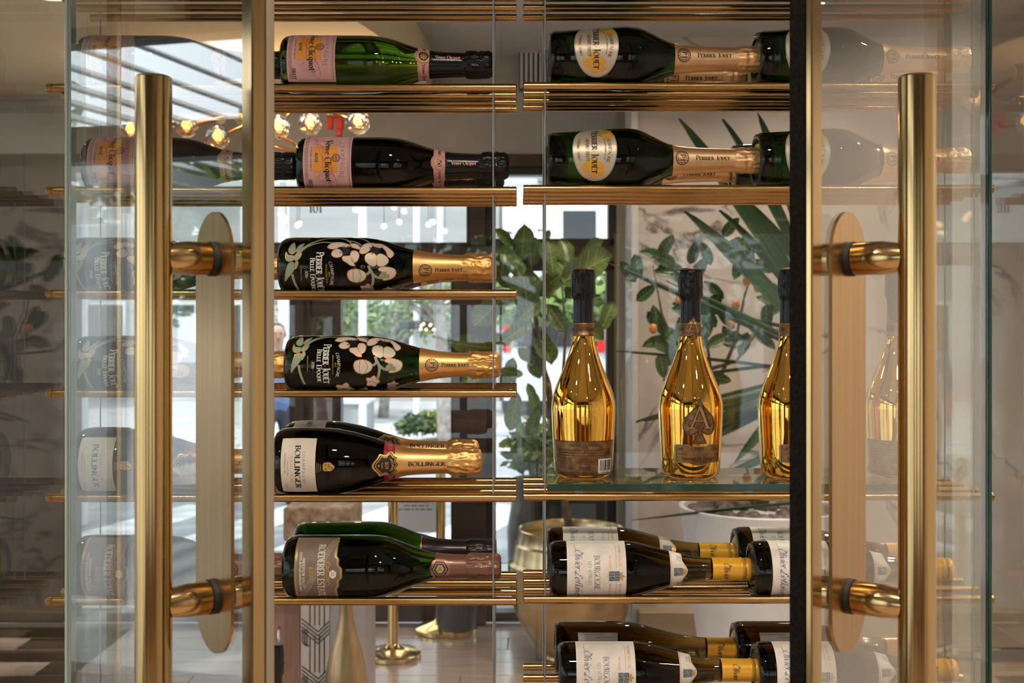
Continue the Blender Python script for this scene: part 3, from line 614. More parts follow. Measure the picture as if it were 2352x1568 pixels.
    if back:   # turned round: the plain back label faces out
        B = Dec(le_r, 64); B.grid(55,150,-42,60, white_paper, .3, 1, 16); K = Dec(le_r, 64); K.text('www.olivier-leflaive.com', 95, -36, 3.4, ink2, .5, along=True, thick=.16, thin=.12, serif=False, gap=.1); K.text('LSETI 4', 64, -36, 3.2, ink2, .5, along=True, thick=.16, thin=.12, serif=False)
        rr = random.Random(3); x = 96.0
        while x < 142:
            w_ = rr.choice((.8,1.2,1.8)); K.poly([(x,-30),(x+w_,-30),(x+w_,-6),(x,-6)], ink, .5); x += w_+rr.choice((.7,1.2))
        parts = [q for q in parts if q[0] not in ('label', 'neck_label')] + [('back_label', B.me('back_label'), [('label_lettering', K.me('label_lettering'))], 'white back label with fine print and barcode')]
    return parts
TYPES['white'] = (le_make(False), 64, 461); TYPES['white_back'] = (le_make(True), 64, 461)

# --- mirror-gold bottle ---------------------------------------------------------------------
q_ = 1504.0/1465.0
au_body = [(a*q_, r*q_) for a, r in [(0,46),(0,50),(2,57),(7,63),(14,66.5),(50,69),(100,71.5),(140,73.5),(160,74),(172,73),(188,69.5),(205,64),(230,54),(255,43.5),(280,34.5),(303,27.6),(325,24.4),(350,23),(412,22),(470,21)]]
au_r = interp(au_body)
def au_make(front):
    foil = [(a*q_, r*q_) for a, r in [(352,23.6),(380,23.4),(405,23.6),(411,26),(418,28),(430,28),(452,27.4),(466,27),(473,25.4),(477,20),(478,0)]]
    parts = [('glass_body', make_body(au_body, gold_mirror, punt=[(24,0),(22,12),(16,26),(6,40)]), [], None)]
    cap = [(a*q_, r*q_) for a, r in [(473.5,26),(476,24),(479,16),(479.6,0)]]
    parts.append(('foil', make_foil(foil, foil_black, 411*q_, 1.0, 14, 9.0), [('cap_disc', MB().lathe([(r*PX, a*PX) for a, r in cap], 40).me('cap_disc', [foil_brown], True))], 'black foil capsule'))
    col = [(a*q_, r*q_) for a, r in [(322,25.2),(323.5,26.4),(326,26.4),(327,25.6),(348,24.8),(349,25.8),(352,25.8),(353,23.6)]]
    C = Dec(interp(col), 25*q_)
    for k in (-1, 1): C.text('ARMAND DE BRIGNAC', 334*q_, k*42, 8, bronze_dk, .5, thick=.22, thin=.1, gap=.1, fit=74)
    def spade(d, ca, cq, h, off, rich):
        pts0 = [(205,600),(290,650),(370,720),(450,800),(540,832),(620,825),(680,780),(696,715),(668,655),(640,615),(720,648),(812,700),(812,500),(720,552),(640,585),(668,545),(696,485),(680,420),(620,375),(540,368),(450,400),(370,480),(290,550)]
        k = h/610.0; tr = lambda f=1.0: [(ca+((508-y)*f)*k, cq+((x-600)*f)*k) for y, x in pts0]
        def halves(f, m, of):
            p = tr(f); lobes = p[:10]+p[14:]; foot = [p[9],p[10],p[11],p[12],p[13],p[14]]
            d.blob(lobes, m, of, 6, c=(ca+h*.02, cq)); d.blob(foot, m, of, 4)
        halves(1.0, pewter, off); d.stroke(tr(.97), h*.016, bronze_dk, off+.3, True); d.stroke(tr(.88), h*.010, bronze_dk, off+.3, True)
        d.text('A', ca-h*.155, cq, h*.50, bronze_dk, off+.6, thick=.22, thin=.11); d.text('A', ca-h*.15, cq-h*.006, h*.49, bronze_lt, off+.8, thick=.13, thin=.05)
        if rich:
            for sg in (-1,1):
                for sp in ([(.20,.05),(.17,.14),(.10,.12),(.12,.06)],[(.02,.20),(.06,.27),(-.02,.31),(-.08,.26),(-.05,.21)],[(-.06,.10),(.02,.16),(-.02,.24),(-.10,.22),(-.13,.14)],[(-.16,.05),(-.12,.12),(-.18,.20),(-.22,.26)]):
                    d.stroke(spline([(ca+u*h, cq+sg*v*h) for u, v in sp],5), h*.014, bronze_dk, off+.5)
                d.blob(ring(ca-h*.19, cq+sg*h*.27, h*.014, n=8), bronze_lt, off+.7, 1)
            d.blob(ring(ca-h*.42, cq, h*.014, n=8), bronze_lt, off+.7, 1)
    if front: spade(C, 343*q_, 0, 56, .9, False)
    parts.append(('collar', MB().lathe([(r*PX, a*PX) for a, r in col], 48).me('collar', [pewter], True), [('collar_emblem', C.me('collar_emblem'))], 'engraved bronze collar'))
    D = Dec(au_r, 72*q_)
    if front:
        S = Dec(au_r, 72*q_); spade(S, 132*q_, 0, 104, .9, True)
        parts.append(('spade_emblem', S.me('spade_emblem'), [], 'cast bronze spade emblem'))
        pl = [(80,-57),(80,-24),(76,-22),(76,22),(80,24),(80,57),(77,60),(42,60),(39,56),(38,24),(34,16),(33,0),(34,-16),(38,-24),(39,-56),(42,-60),(77,-60)]
        pl = [(a*q_, q*q_) for a, q in pl]; res = []
        for a, b in zip(pl, pl[1:]+pl[:1]):
            n = max(1, int(math.hypot(b[0]-a[0], b[1]-a[1])/8)); res += [(a[0]+(b[0]-a[0])*i/n, a[1]+(b[1]-a[1])*i/n) for i in range(n)]
        L = Dec(au_r, 72*q_); L.blob(res, pewter, .9, 6, c=(58*q_, 0)); c_ = lambda f: [(58*q_+(a-58*q_)*f, q*f) for a, q in res]
        D.stroke(c_(.965), 1.6, bronze_lt, 1.2, True); D.stroke(c_(.91), .9, bronze_dk, 1.2, True)
        D.text('BRUT', 67*q_, 0, 7, bronze_dk, 1.3, thick=.2, thin=.08, gap=.18); D.text('Champagne', 55*q_, 0, 10.5, bronze_dk, 1.3, thick=.13, thin=.06, serif=False, slant=.35, gap=.05, fit=46); D.text('Champagne', 55.6*q_, -.6, 10.5, bronze_lt, 1.5, thick=.07, thin=.03, serif=False, slant=.35, gap=.05, fit=46)
        D.text('ARMAND DE BRIGNAC', 45*q_, 0, 8, bronze_dk, 1.3, thick=.2, thin=.07, gap=.07, smallcaps=True, fit=86); D.text('750ML', 68*q_, -46, 4.5, bronze_dk, 1.3, thick=.2, thin=.1); D.text('12.5% VOL'.replace('%',''), 68*q_, 45, 4.2, bronze_dk, 1.3, thick=.2, thin=.1); D.text('PRODUCE OF FRANCE', 41*q_, 0, 2.6, bronze_dk, 1.3, thick=.2, thin=.14, serif=False, gap=.2)
        for sg in (-1,1): D.stroke([(58*q_, sg*30), (58*q_, sg*56)], .8, bronze_dk, 1.2)
        parts.append(('label', L.me('label'), [('label_lettering', D.me('label_lettering'))], 'shaped bronze plaque'))
    else:
        L = Dec(au_r, 72*q_); L.grid(9*q_,88*q_,-86,86, pewter, .7, 3, 30)
        for a_ in (86,11): D.stroke([(a_*q_, -86+6*i) for i in range(29)], 1.5, bronze_dk, .95)
        D.text('ARMAND DE BRIGNAC', 76*q_, 0, 6.4, bronze_dk, 1.0, thick=.18, thin=.07, gap=.1, fit=74); D.text('BRUT', 71*q_, 0, 4, bronze_dk, 1.0, thick=.2, thin=.09)
        for i, tx in enumerate(('Armand de Brignac represents a perfect combination of tradition', 'and unparalleled attention to quality and detail. Our wines are crafted', 'in limited quantities, allowing us to create among the finest Champagnes')): D.text(tx, (65.5-6*i)*q_, 0, 4.6, bronze_dk, 1.0, thick=.2, thin=.12, serif=False, gap=.1, fit=(146,140,150)[i])
        D.stroke([(50*q_, -74+6*i) for i in range(25)], .7, bronze_dk, .95)
        for i in range(8): D.text(('GOVERNMENT WARNING 1 ACCORDING TO', 'THE SURGEON GENERAL WOMEN SHOULD', 'NOT DRINK ALCOHOLIC BEVERAGES', 'DURING PREGNANCY BECAUSE OF THE', 'RISK OF BIRTH DEFECTS 2 CONSUMPTION', 'OF ALCOHOLIC BEVERAGES IMPAIRS YOUR', 'ABILITY TO DRIVE A CAR OR OPERATE', 'MACHINERY')[i], (46.5-3.8*i)*q_, -50, 2.2, bronze_dk, 1.0, thick=.2, thin=.14, serif=False, gap=.1, wide=.62)
        for i, tx in enumerate(('IMPORTED BY','Moet Hennessy USA, Inc.','NEW YORK, N.Y.','','CONTAINS SULFITES','PRODUCT OF FRANCE')):
            if tx: D.text(tx, (45-4.6*i)*q_, 0, 3, bronze_dk, 1.0, thick=.2, thin=.14, serif=False, gap=.12, wide=.8)
        D.text('ARMAND DE BRIGNAC - REIMS - FRANCE - NM-195-006', 14*q_, -18, 3.2, bronze_dk, 1.0, thick=.2, thin=.14, serif=False, gap=.12)
        D.grid(13*q_,47*q_,33,78, white_ink, .95, 2, 8); rr = random.Random(5); x = 38.0
        while x < 74:
            w_ = rr.choice((.8,1.2,1.8,2.4)); D.poly([(20*q_,x),(44*q_,x),(44*q_,x+w_),(20*q_,x+w_)], ink, 1.25); x += w_+rr.choice((.7,1.0,1.4))
        D.text('8 55755 81005', 15*q_, 55, 3.4, ink, 1.25, thick=.16, thin=.1, serif=False)
        parts.append(('label', L.me('label'), [('label_lettering', D.me('label_lettering'))], 'bronze back label with white barcode'))
    return parts
TYPES['gold'] = (au_make(True), 74*q_, 478*q_); TYPES['gold_back'] = (au_make(False), 74*q_, 478*q_)

QLIE = Quaternion((0,1,0), R_(90))
def place(kind, loc, label, group, roll=0.0, stand=False, name='champagne_bottle', sz=1.0):
    parts = TYPES[kind][0]
    t = thing(name, label, 'bottle', loc, group); t.rotation_mode = 'QUATERNION'
    t.rotation_quaternion = (Quaternion((0,0,1), R_(roll)) if stand else QLIE @ Quaternion((0,0,1), R_(roll)))
    if sz != 1.0: t.scale = (1,1,sz)
    for (pn, me, subs, lb) in parts:
        o = ob(pn, me, t, label=lb)
        for sn, sm in subs: ob(sn, sm, o)
    return t
# ------------------------------------------------------------------ the room
XL, XR, YF, YB, ZT = -3.2, 2.5, 6.0, -3.5, 3.0
m_wall = var(mat('greige plaster', (.34,.33,.315), .8), (.32,.31,.295), (.36,.35,.335), 3)
m_cream = var(mat('cream plaster', (.70,.58,.38), .75), (.68,.56,.36), (.72,.60,.40), 2)
m_ceil = var(mat('grey ceiling', (.42,.42,.42), .7), (.40,.40,.40), (.44,.44,.44), 2)
m_frame = var(mat('dark bronze frame', (.045,.033,.028), .42, .3), (.04,.029,.024), (.055,.04,.033), 8)
m_black = mat('black frame', (.014,.014,.016), .4)
m_floorbase = mat('grout', (.12,.09,.075), .8)
m_plank = mat('wood-look floor plank', (.38,.28,.22), .16, coat=.35); var(m_plank, (.29,.20,.15), (.42,.31,.25), 3, 6, (1.2,14,1), .3, .7)
def marble(name, c0, c1, vein, rough=.16, sc=1.0):
    m = mat(name, c0, rough); n, l, b = nodes(m)
    tc = n.new('ShaderNodeTexCoord'); n1 = n.new('ShaderNodeTexNoise'); n1.inputs['Scale'].default_value = 1.1*sc; n1.inputs['Detail'].default_value = 9; n1.inputs['Distortion'].default_value = 1.6
    l.new(tc.outputs['Object'], n1.inputs['Vector'])
    sb = n.new('ShaderNodeMath'); sb.operation = 'SUBTRACT'; sb.inputs[1].default_value = .5; l.new(n1.outputs['Fac'], sb.inputs[0])
    ab = n.new('ShaderNodeMath'); ab.operation = 'ABSOLUTE'; l.new(sb.outputs[0], ab.inputs[0])
    cr = n.new('ShaderNodeValToRGB'); cr.color_ramp.elements[0].position = .0; cr.color_ramp.elements[0].color = (1,1,1,1); cr.color_ramp.elements[1].position = .022; cr.color_ramp.elements[1].color = (0,0,0,1); l.new(ab.outputs[0], cr.inputs['Fac'])
    n2 = n.new('ShaderNodeTexNoise'); n2.inputs['Scale'].default_value = 2.4*sc; n2.inputs['Detail'].default_value = 5; l.new(tc.outputs['Object'], n2.inputs['Vector'])
    n3 = n.new('ShaderNodeTexNoise'); n3.inputs['Scale'].default_value = 1.7*sc; l.new(tc.outputs['Object'], n3.inputs['Vector'])
    c2 = n.new('ShaderNodeValToRGB'); c2.color_ramp.elements[0].position = .48; c2.color_ramp.elements[1].position = .62; l.new(n3.outputs['Fac'], c2.inputs['Fac'])
    mu = n.new('ShaderNodeMath'); mu.operation = 'MULTIPLY'; l.new(cr.outputs['Color'], mu.inputs[0]); l.new(c2.outputs['Color'], mu.inputs[1])
    mx = n.new('ShaderNodeMix'); mx.data_type = 'RGBA'; mx.inputs['A'].default_value = (*c0,1); mx.inputs['B'].default_value = (*c1,1); l.new(n2.outputs['Fac'], mx.inputs['Factor'])
    m2 = n.new('ShaderNodeMix'); m2.data_type = 'RGBA'; m2.inputs['B'].default_value = (*vein,1); l.new(mx.outputs['Result'], m2.inputs['A']); l.new(mu.outputs[0], m2.inputs['Factor'])
    l.new(m2.outputs['Result'], b.inputs['Base Color']); return m
m_marble = marble('beige marble', (.55,.475,.42), (.44,.38,.335), (.12,.095,.08), sc=1.3)
m_marble2 = marble('pale marble', (.66,.61,.55), (.56,.51,.45), (.24,.20,.16), sc=.7)
pane = pane_mat('window glass', (.97,.985,.985), 1.35)
cab_glass = pane_mat('cabinet glass', (.965,.978,.97), 1.45, 0.0)
door_glass = pane_mat('door glass', (.93,.945,.935), 2.0, 0.0)
tint_glass = pane_mat('tinted glass', (.42,.40,.38), 1.5)

f = MB(); f.box((XL,YB,-.10),(XR,YF,-.006)); floor_o = struct('floor', f, [m_floorbase])
# planks as they show between the cabinet and the windows
pl_me = MB().bbox((-.598,-.0985,-.02),(.598,.0985,0), .002).me('plank', [m_plank])
rnd = random.Random(2)
for r in range(47):
    y = YB+.1+r*.2
    if y > YF-.05: break
    off = (r*.47) % 1.2
    k = 0; x = XL+off-.6
    while x < XR-.1:
        if y > 2.6: pass
        p = ob('plank', pl_me, floor_o, (min(max(x, XL+.6), XR-.6), y, 0.0)); p.rotation_euler = (0,0,math.pi if rnd.random() < .5 else 0)
        x += 1.2
c = MB(); c.box((XL-.2,YB-.2,ZT),(XR+.2,YF+.2,ZT+.1)); struct('ceiling', c, [m_ceil])
# dropped cream soffit (curved edge) over the left of the lobby
sf = MB(); n = 24; V = []; pts = [(XL, 3.2), (-2.4, 3.0)]
arc = [(-1.9+1.45*math.sin(R_(90*i/n))*1.0, 5.9-2.9*math.cos(R_(90*i/n))) for i in range(n+1)]
outl = [(XL,5.95),(XL,3.0)] + arc
V = [(x,y,2.78) for x, y in outl] + [(x,y,2.999) for x, y in outl]; m_ = len(outl)
sf.add(V, [list(range(m_)), list(range(m_, 2*m_))[::-1]] + [[i, i+m_, (i+1)%m_+m_, (i+1)%m_] for i in range(m_)]); struct('trim_1', sf, [m_cream])
# walls with openings
def wall(name, boxes, m): 
    mb = MB()
    for a, b in boxes: mb.box(a, b)
    return struct(name, mb, m)
wall('wall_front', [((XL-.2,YF,2.477),(XR+.2,YF+.12,ZT)), ((.62,YF,0),(XR+.2,YF+.12,2.477))], [m_wall])
# front glazing: frames as boxes, one window each side of the bronze column, and the entrance door
def zf(py, d=YF): return ZC-(py-CY)/F*d
def xf(px, d=YF): return (px-CX)/F*d
def window(name, x0, x1, z0, z1, label, fr=.05, mats=m_frame, g=pane, bars=()):
    mb = MB(); y0, y1 = YF+.0, YF+.10
    mb.bbox((x0,y0,z0),(x0+fr,y1,z1)); mb.bbox((x1-fr,y0,z0),(x1,y1,z1)); mb.bbox((x0,y0,z1-fr),(x1,y1,z1)); mb.bbox((x0,y0,z0),(x1,y1,z0+fr))
    o = struct(name, mb, [mats], label=label)
    for (a,b) in bars: MB().bbox((x0+fr, y0+.02, a),(x1-fr, y1-.01, b)).build('transom_bar', [mats], o)
    MB().box((x0+fr*.5,YF+.045,z0+fr*.5),(x1-fr*.5,YF+.055,z1-fr*.5)).build('pane', [g], o)
    return o
zt0, zt1 = zf(600), zf(565); zh = 2.477
window('window_1', xf(150), xf(686), 0.0, zt0, 'wide front window beside the host stand')
window('window_2', xf(700), xf(776), 0.0, zt0, 'narrow dark-tinted sidelight beside the entrance', g=tint_glass, bars=[(zf(727), zf(690))], fr=.03)
window('door_1', xf(774), xf(1044), 0.0, zt0, 'glass entrance door onto the street', fr=.02, bars=[(0.0,.10)])
window('window_3', xf(1117), xf(1415), 0.0, zt0, 'front window behind the leafy plants', fr=.05, mats=m_black)
window('window_4', xf(150), xf(1080), zt1, 2.41, 'upper window over the entrance', fr=.02)
window('window_5', xf(1115), xf(1415), zt1, 2.41, 'upper window over the plants', fr=.04, mats=m_black)
b = MB(); b.bbox((XL,YF-.02,zt0),(xf(1415),YF+.12,zt1)); b.bbox((XL,YF-.02,2.41),(xf(1465),YF+.12,2.478)); struct('trim_2', b, [m_frame], label='dark bronze transom beams')
b = MB(); b.bbox((xf(1044),YF-.06,0),(xf(1117),YF+.14,zt0)); b.bbox((xf(1080),YF-.03,zt1),(xf(1115),YF+.12,2.41)); b.bbox((xf(686),YF-.03,0),(xf(701),YF+.12,zt0)); b.bbox((XL,YF-.02,0),(xf(150),YF+.12,2.478)); struct('trim_3', b, [m_frame], label='dark bronze columns of the glazing, with an added pier at the far left')  # last box: wide pier added to darken the view at the far left
# marble wall on the right, nearer than the glazing
wall('wall_marble', [((xf(1465,5.6),5.6,0),(XR,5.72,ZT))], [m_marble]); bpy.data.objects['wall_marble'].name = 'wall_front_marble'
b = MB(); b.bbox((xf(1449,5.6),5.58,0),(xf(1465,5.6),6.0,ZT),.004); struct('trim_4', b, [mat('pale stone edge', (.55,.53,.50), .4)])
b = MB(); b.bbox((xf(1415),5.9,0),(xf(1455),6.05,ZT)); struct('trim_5', b, [var(mat('taupe pier', (.22,.19,.15), .6), (.2,.17,.135), (.24,.21,.165), 4)])
b = MB(); b.bbox((xf(1465,5.56),5.52,0),(XR,5.62,zf(1400,5.56)),.006); struct('baseboard_front', b, [mat('tan plinth', (.36,.25,.15), .5)])
wall('wall_right', [((XR,YB,0),(XR+.12,YF,ZT))], [m_marble2])
# left wall: a ribbon of glass to the garden
lw = [((XL-.12,YB,0),(XL,YF,.18)), ((XL-.12,YB,2.24),(XL,YF,2.38)), ((XL-.12,YB,2.72),(XL,YF,ZT))]
for y in (YB,-1.6,.2,1.75,3.65,5.85): lw.append(((XL-.10,y,.18),(XL,y+.10,2.72)))
wall('wall_left', lw, [m_frame])
ys = [YB,-1.6,.2,1.75,3.65,5.85]
for i, (a, b2) in enumerate(zip(ys, ys[1:])):
    o = struct('window_%d' % (6+i), MB().box((XL-.055,a+.1,2.38),(XL-.045,b2,2.72)), [pane], label='garden window pane bay')
    MB().box((XL-.055,a+.1,.18),(XL-.045,b2,2.24)).build('pane', [pane], o)
# rear wall (behind the camera): piers, curtains and three tall windows
m_pier = var(mat('walnut pier', (.07,.036,.018), .4), (.05,.026,.013), (.09,.05,.026), 4, 5, (8,1,1))
m_curt = var(mat('amber curtain', (.50,.26,.08), .8), (.44,.22,.06), (.56,.30,.10), 6)
rw = [((XL-.12,YB-.12,0),(XR+.12,YB,.5)), ((XL-.12,YB-.12,2.35),(XR+.12,YB,ZT))]
rx = [(-3.2,-2.7),(-1.35,-1.0),(.25,.62),(1.75,2.5)]
for a, b2 in rx: rw.append(((a,YB-.12,.5),(b2,YB,2.35)))
wall('wall_rear', rw, [m_pier])
for i, (a, b2) in enumerate(((-2.7,-1.35),(-1.0,.25),(.62,1.75))):
    o = struct('window_%d' % (12+i), MB().box((a,YB-.07,.5),(b2,YB-.06,2.35)), [pane], label='rear garden window pane')
    fm = MB(); mid = (a+b2)/2; fm.bbox((mid-.025,YB-.09,.5),(mid+.025,YB-.04,2.35)); fm.bbox((a,YB-.09,1.9),(b2,YB-.04,1.95)); fm.build('mullion', [m_frame], o)
def curtain(x0, x1):
    mb = MB(); n = 60; V = []
    for i in range(n+1):
        x = x0+(x1-x0)*i/n; y = YB+.10+.035*math.sin(i*1.05); V += [(x,y,.02),(x,y,2.6)]
    mb.add(V, [[2*i,2*i+2,2*i+3,2*i+1] for i in range(n)]); V2 = [(v[0],v[1]-.012,v[2]) for v in V]; mb.add(V2, [[2*i,2*i+1,2*i+3,2*i+2] for i in range(n)]); return mb
for k, (a, b2) in enumerate(((-1.5,-.9),(.15,.72),(1.65,2.2))):
    o = curtain(a, b2).build('curtain', [m_curt], smooth=True); tag(o, ('amber curtain hanging behind the camera, nearest the garden wall','amber curtain hanging behind the camera, between two windows','amber curtain hanging behind the camera, nearest the marble wall')[k], 'curtain', 'amber curtains')
# recessed ceiling lamps, added as fill for the labels and the right wall
m_lampface = mat('lamp face', (1,1,1), .5, emit=(1.0,.80,.55), estr=9.0); m_ring = mat('lamp ring', (.6,.55,.48), .3, .6)
ring_me = MB().lathe([(.052,-.004),(.058,-.010),(.072,-.010),(.076,-.002),(.076,.0)], 24).me('trim_ring', [m_ring], True); face_me = MB().lathe([(.056,-.004),(0,-.004)], 24).me('lamp_face', [m_lampface])
spots = [(-2.2,.2),(-1.1,.2),(0,.2),(1.1,.2),(2.0,.2),(-1.6,-1.6),(1.7,-1.6),(1.75,1.7),(1.75,3.0),(1.75,4.4),(-1.9,2.6),(.55,4.9),(1.3,5.0),(.6,3.4)]
for k, (x, y) in enumerate(spots):
    t = thing('ceiling_fill_lamp', 'small round fill lamp added in the grey ceiling', 'lamp', (x,y,ZT), 'added ceiling fill lamps')
    ob('trim_ring', ring_me, t); ob('lamp_face', face_me, t)
    ld = bpy.data.lights.new('lamp_light', 'AREA'); ld.shape = 'DISK'; ld.size = .10; ld.energy = 24 if (x > 1.7 and 1 < y < 3.5) else (6 if y > 4.2 else (9 if y > 2.9 or x > 1.7 else 17)); ld.color = (1.0,.88,.74); ld.spread = R_(125)
    lo = bpy.data.objects.new('lamp_light', ld); link(lo, t); lo.location = (0,0,-.02)

t = thing('linear_ceiling_lamp', 'twin-strip ceiling lamp mirrored in the cabinet glass at the upper right', 'lamp', (.76,-1.6,ZT))
MB().bbox((-.12,-.05,-.03),(.12,.05,0),.004).build('housing', [m_ring], t)
for y in (-.028,.028): MB().bbox((-.10,y-.011,-.034),(.10,y+.011,-.0301),.001).build('strip', [m_lampface], t)
ld = bpy.data.lights.new('lamp_light', 'AREA'); ld.shape = 'RECTANGLE'; ld.size = .2; ld.size_y = .07; ld.energy = 14; ld.color = (1.0,.88,.74); lo = bpy.data.objects.new('lamp_light', ld); link(lo, t); lo.location = (0,0,-.045)
# ------------------------------------------------------------------ wine cabinet
m_rod = var(mat('brushed brass rod', (.43,.255,.095), .22, 1.0), (.42,.25,.092), (.44,.26,.098), 6, 2)
m_brass = var(mat('brushed brass', (.47,.32,.14), .14, 1.0), (.43,.29,.125), (.51,.35,.155), 2, 6, (60,60,1))
m_brass2 = var(mat('satin brass plate', (.44,.28,.12), .24, 1.0), (.41,.255,.105), (.47,.30,.13), 3, 6, (40,40,1))
m_gasket = mat('black rubber', (.012,.012,.012), .6); m_brush = var(mat('brush pile', (.006,.005,.005), .95, spec=.05), (.004,.0035,.003), (.010,.008,.007), 300, bump=.2)
m_steel = var(mat('twisted steel cable', (.30,.29,.28), .38, 1.0), (.16,.15,.15), (.5,.49,.47), 900, 0, (1,1,.35), kind='WAVE')
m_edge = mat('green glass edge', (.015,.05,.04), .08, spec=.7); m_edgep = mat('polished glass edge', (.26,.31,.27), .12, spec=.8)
YD, YK = 1.58, 2.10; XCL, XCR = -.735, .757
cabt = thing('wine_cabinet', 'tall glass wine cabinet with two open brass-handled doors', 'cabinet', (0,YD,0))
def cpart(name, mb, mats, label=None, **k):
    o = mb.build(name, mats, cabt, label=label, **k); o.location = (0,-YD,0); return o
ZB, ZTOP = .30, 2.62
cpart('base', MB().bbox((XCL-.02,YD-.02,0),(XCR+.02,YK+.02,ZB),.006), [m_frame]); cpart('top', MB().bbox((XCL-.02,YD-.02,ZTOP),(XCR+.02,YK+.02,ZTOP+.10),.006), [m_frame])
for x in (XCL, XCR):
    for y in (YD,):
        s_ = -1 if x < 0 else 1
        cpart('corner_post', MB().bbox((x-.007,y-.009,ZB),(x+.007,y+.009,ZTOP),.002), [m_brass])
cpart('side_panel', MB().box((XCL-.004,YD+.009,ZB),(XCL+.004,YK-.009,ZTOP)), [cab_glass]); cpart('side_panel', MB().box((XCR-.004,YD+.009,ZB),(XCR+.004,YK-.009,ZTOP)), [cab_glass])
cpart('back_panel', MB().box((XCL+.007,YK-.004,ZB),(XCR-.007,YK+.004,ZTOP)), [cab_glass])
# fixed glass beside the doors
HLX, HRX = xf(165,YD), xf(2262,YD)
for x0, x1 in ((XCL+.007,HLX-.006),(HRX+.006,XCR-.007)):
    mb = MB().box((x0,YD-.005,ZB),(x1,YD+.005,ZTOP)); o = cpart('fixed_glass', mb, [cab_glass, m_edgep])
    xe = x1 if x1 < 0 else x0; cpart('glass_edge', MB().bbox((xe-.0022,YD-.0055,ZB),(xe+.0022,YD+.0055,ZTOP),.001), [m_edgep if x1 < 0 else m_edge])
# doors. local frame: x from the hinge to the free edge, y = outward normal (towards -Y when closed), z up
def door(side, hx, theta, L, lab):
    """side=-1 left, +1 right"""
    w0 = L; out = -1  # closed: door runs from hinge towards the middle
    ex = Vector((math.cos(theta)*(-side), -math.sin(theta), 0)); nn = Vector((side*math.sin(theta), -math.cos(theta), 0))
    M = Matrix(((ex.x,nn.x,0,hx),(ex.y,nn.y,0,YD),(0,0,1,0),(0,0,0,1)))
    def put(name, mb, mats, parent, label=None, smooth=False, sharp=None):
        mb.V = [M @ v for v in mb.V]
        if M.determinant() < 0: mb.F = [f_[::-1] for f_ in mb.F]
        o = mb.build(name, mats, parent, smooth=smooth, label=label, sharp=sharp); return o
    t = .005
    d = put('door', MB().box((.004,-t,ZB+.01),(w0-.012,t,ZTOP-.01)), [door_glass], cabt, lab); d.location = (0,-YD,0)
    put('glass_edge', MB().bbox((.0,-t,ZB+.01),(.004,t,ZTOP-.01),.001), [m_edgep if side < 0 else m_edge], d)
    put('edge_stile', MB().bbox((w0-.024,-.011,ZB+.01),(w0,.011,ZTOP-.01),.0015), [m_brass], d)
    put('brush_seal', MB().bbox((w0,-.0105,ZB+.01),(w0+.004,(.004 if side > 0 else -.003),ZTOP-.01),.0015), [m_brush if side > 0 else mat('taupe brush pile', (.20,.16,.11), .9)], d)
    sx = w0-.100; bx = sx; by = .070 if side < 0 else .077
    zu, zl = zf(590,1.118), zf(1390,1.118); ztop, zbot = zf(174,1.115), zf(174,1.115)-.70
    # backplate: rounded slab on the outer face
    hw, pt = .046, []; zt_, zb_ = zf(487,1.16), zf(1495,1.16)
    for i in range(17): a = math.pi*i/16; pt.append((sx+hw*math.cos(a), zt_-hw+hw*math.sin(a)))
    for i in range(17): a = math.pi+math.pi*i/16; pt.append((sx+hw*math.cos(a), zb_+hw+hw*math.sin(a)))
    n = len(pt); V = [(x,t+.0040,z) for x, z in pt]+[(x,t+.0004,z) for x, z in pt]
    put('backplate', MB().add(V, [list(range(n)), list(range(n,2*n))[::-1]]+[[i,i+n,(i+1)%n+n,(i+1)%n] for i in range(n)]), [m_brass2], d, 'rounded satin brass plate')
    Mz = Matrix.Translation((bx,by,0)); r = .0178
    bar = put('handle_bar', MB().lathe([(0,zbot),(r-.002,zbot),(r,zbot+.002),(r,zbot+.3),(r,ztop-.3),(r,ztop-.002),(r-.002,ztop),(0,ztop)], 40, M=Mz), [m_brass], d, 'round brushed brass pull handle', True, 40)
    for z in (zu, zl):
        My = Matrix.Translation((sx,0,z)) @ Matrix.Rotation(R_(-90),4,'X')   # lathe axis z -> +y
        put('standoff', MB().lathe([(0,t+.008),(.0155,t+.008),(.0168,t+.010),(.0170,by-.034),(.0150,by-.020),(.0120,by-.008),(0,by-.004)], 32, M=My), [m_brass], d, None, True, 40)
        put('gasket', MB().lathe([(.0178,t+.0040),(.0178,t+.0085),(.010,t+.0085)], 32, M=My), [m_gasket], d)
        put('standoff_reflection', MB().lathe([(0,-t-.030),(.0155,-t-.030),(.0168,-t-.028),(.0168,-t-.004)], 32, M=My), [m_brass], d, None, True, 40)  # solid brass stub added to imitate the standoff's reflection in the glass
    return d
door(-1, HLX, R_(52.8), .627, 'left glass door standing open with a tall brass pull handle')
door(+1, HRX, R_(52.6), .627, 'right glass door standing open with a tall brass pull handle')

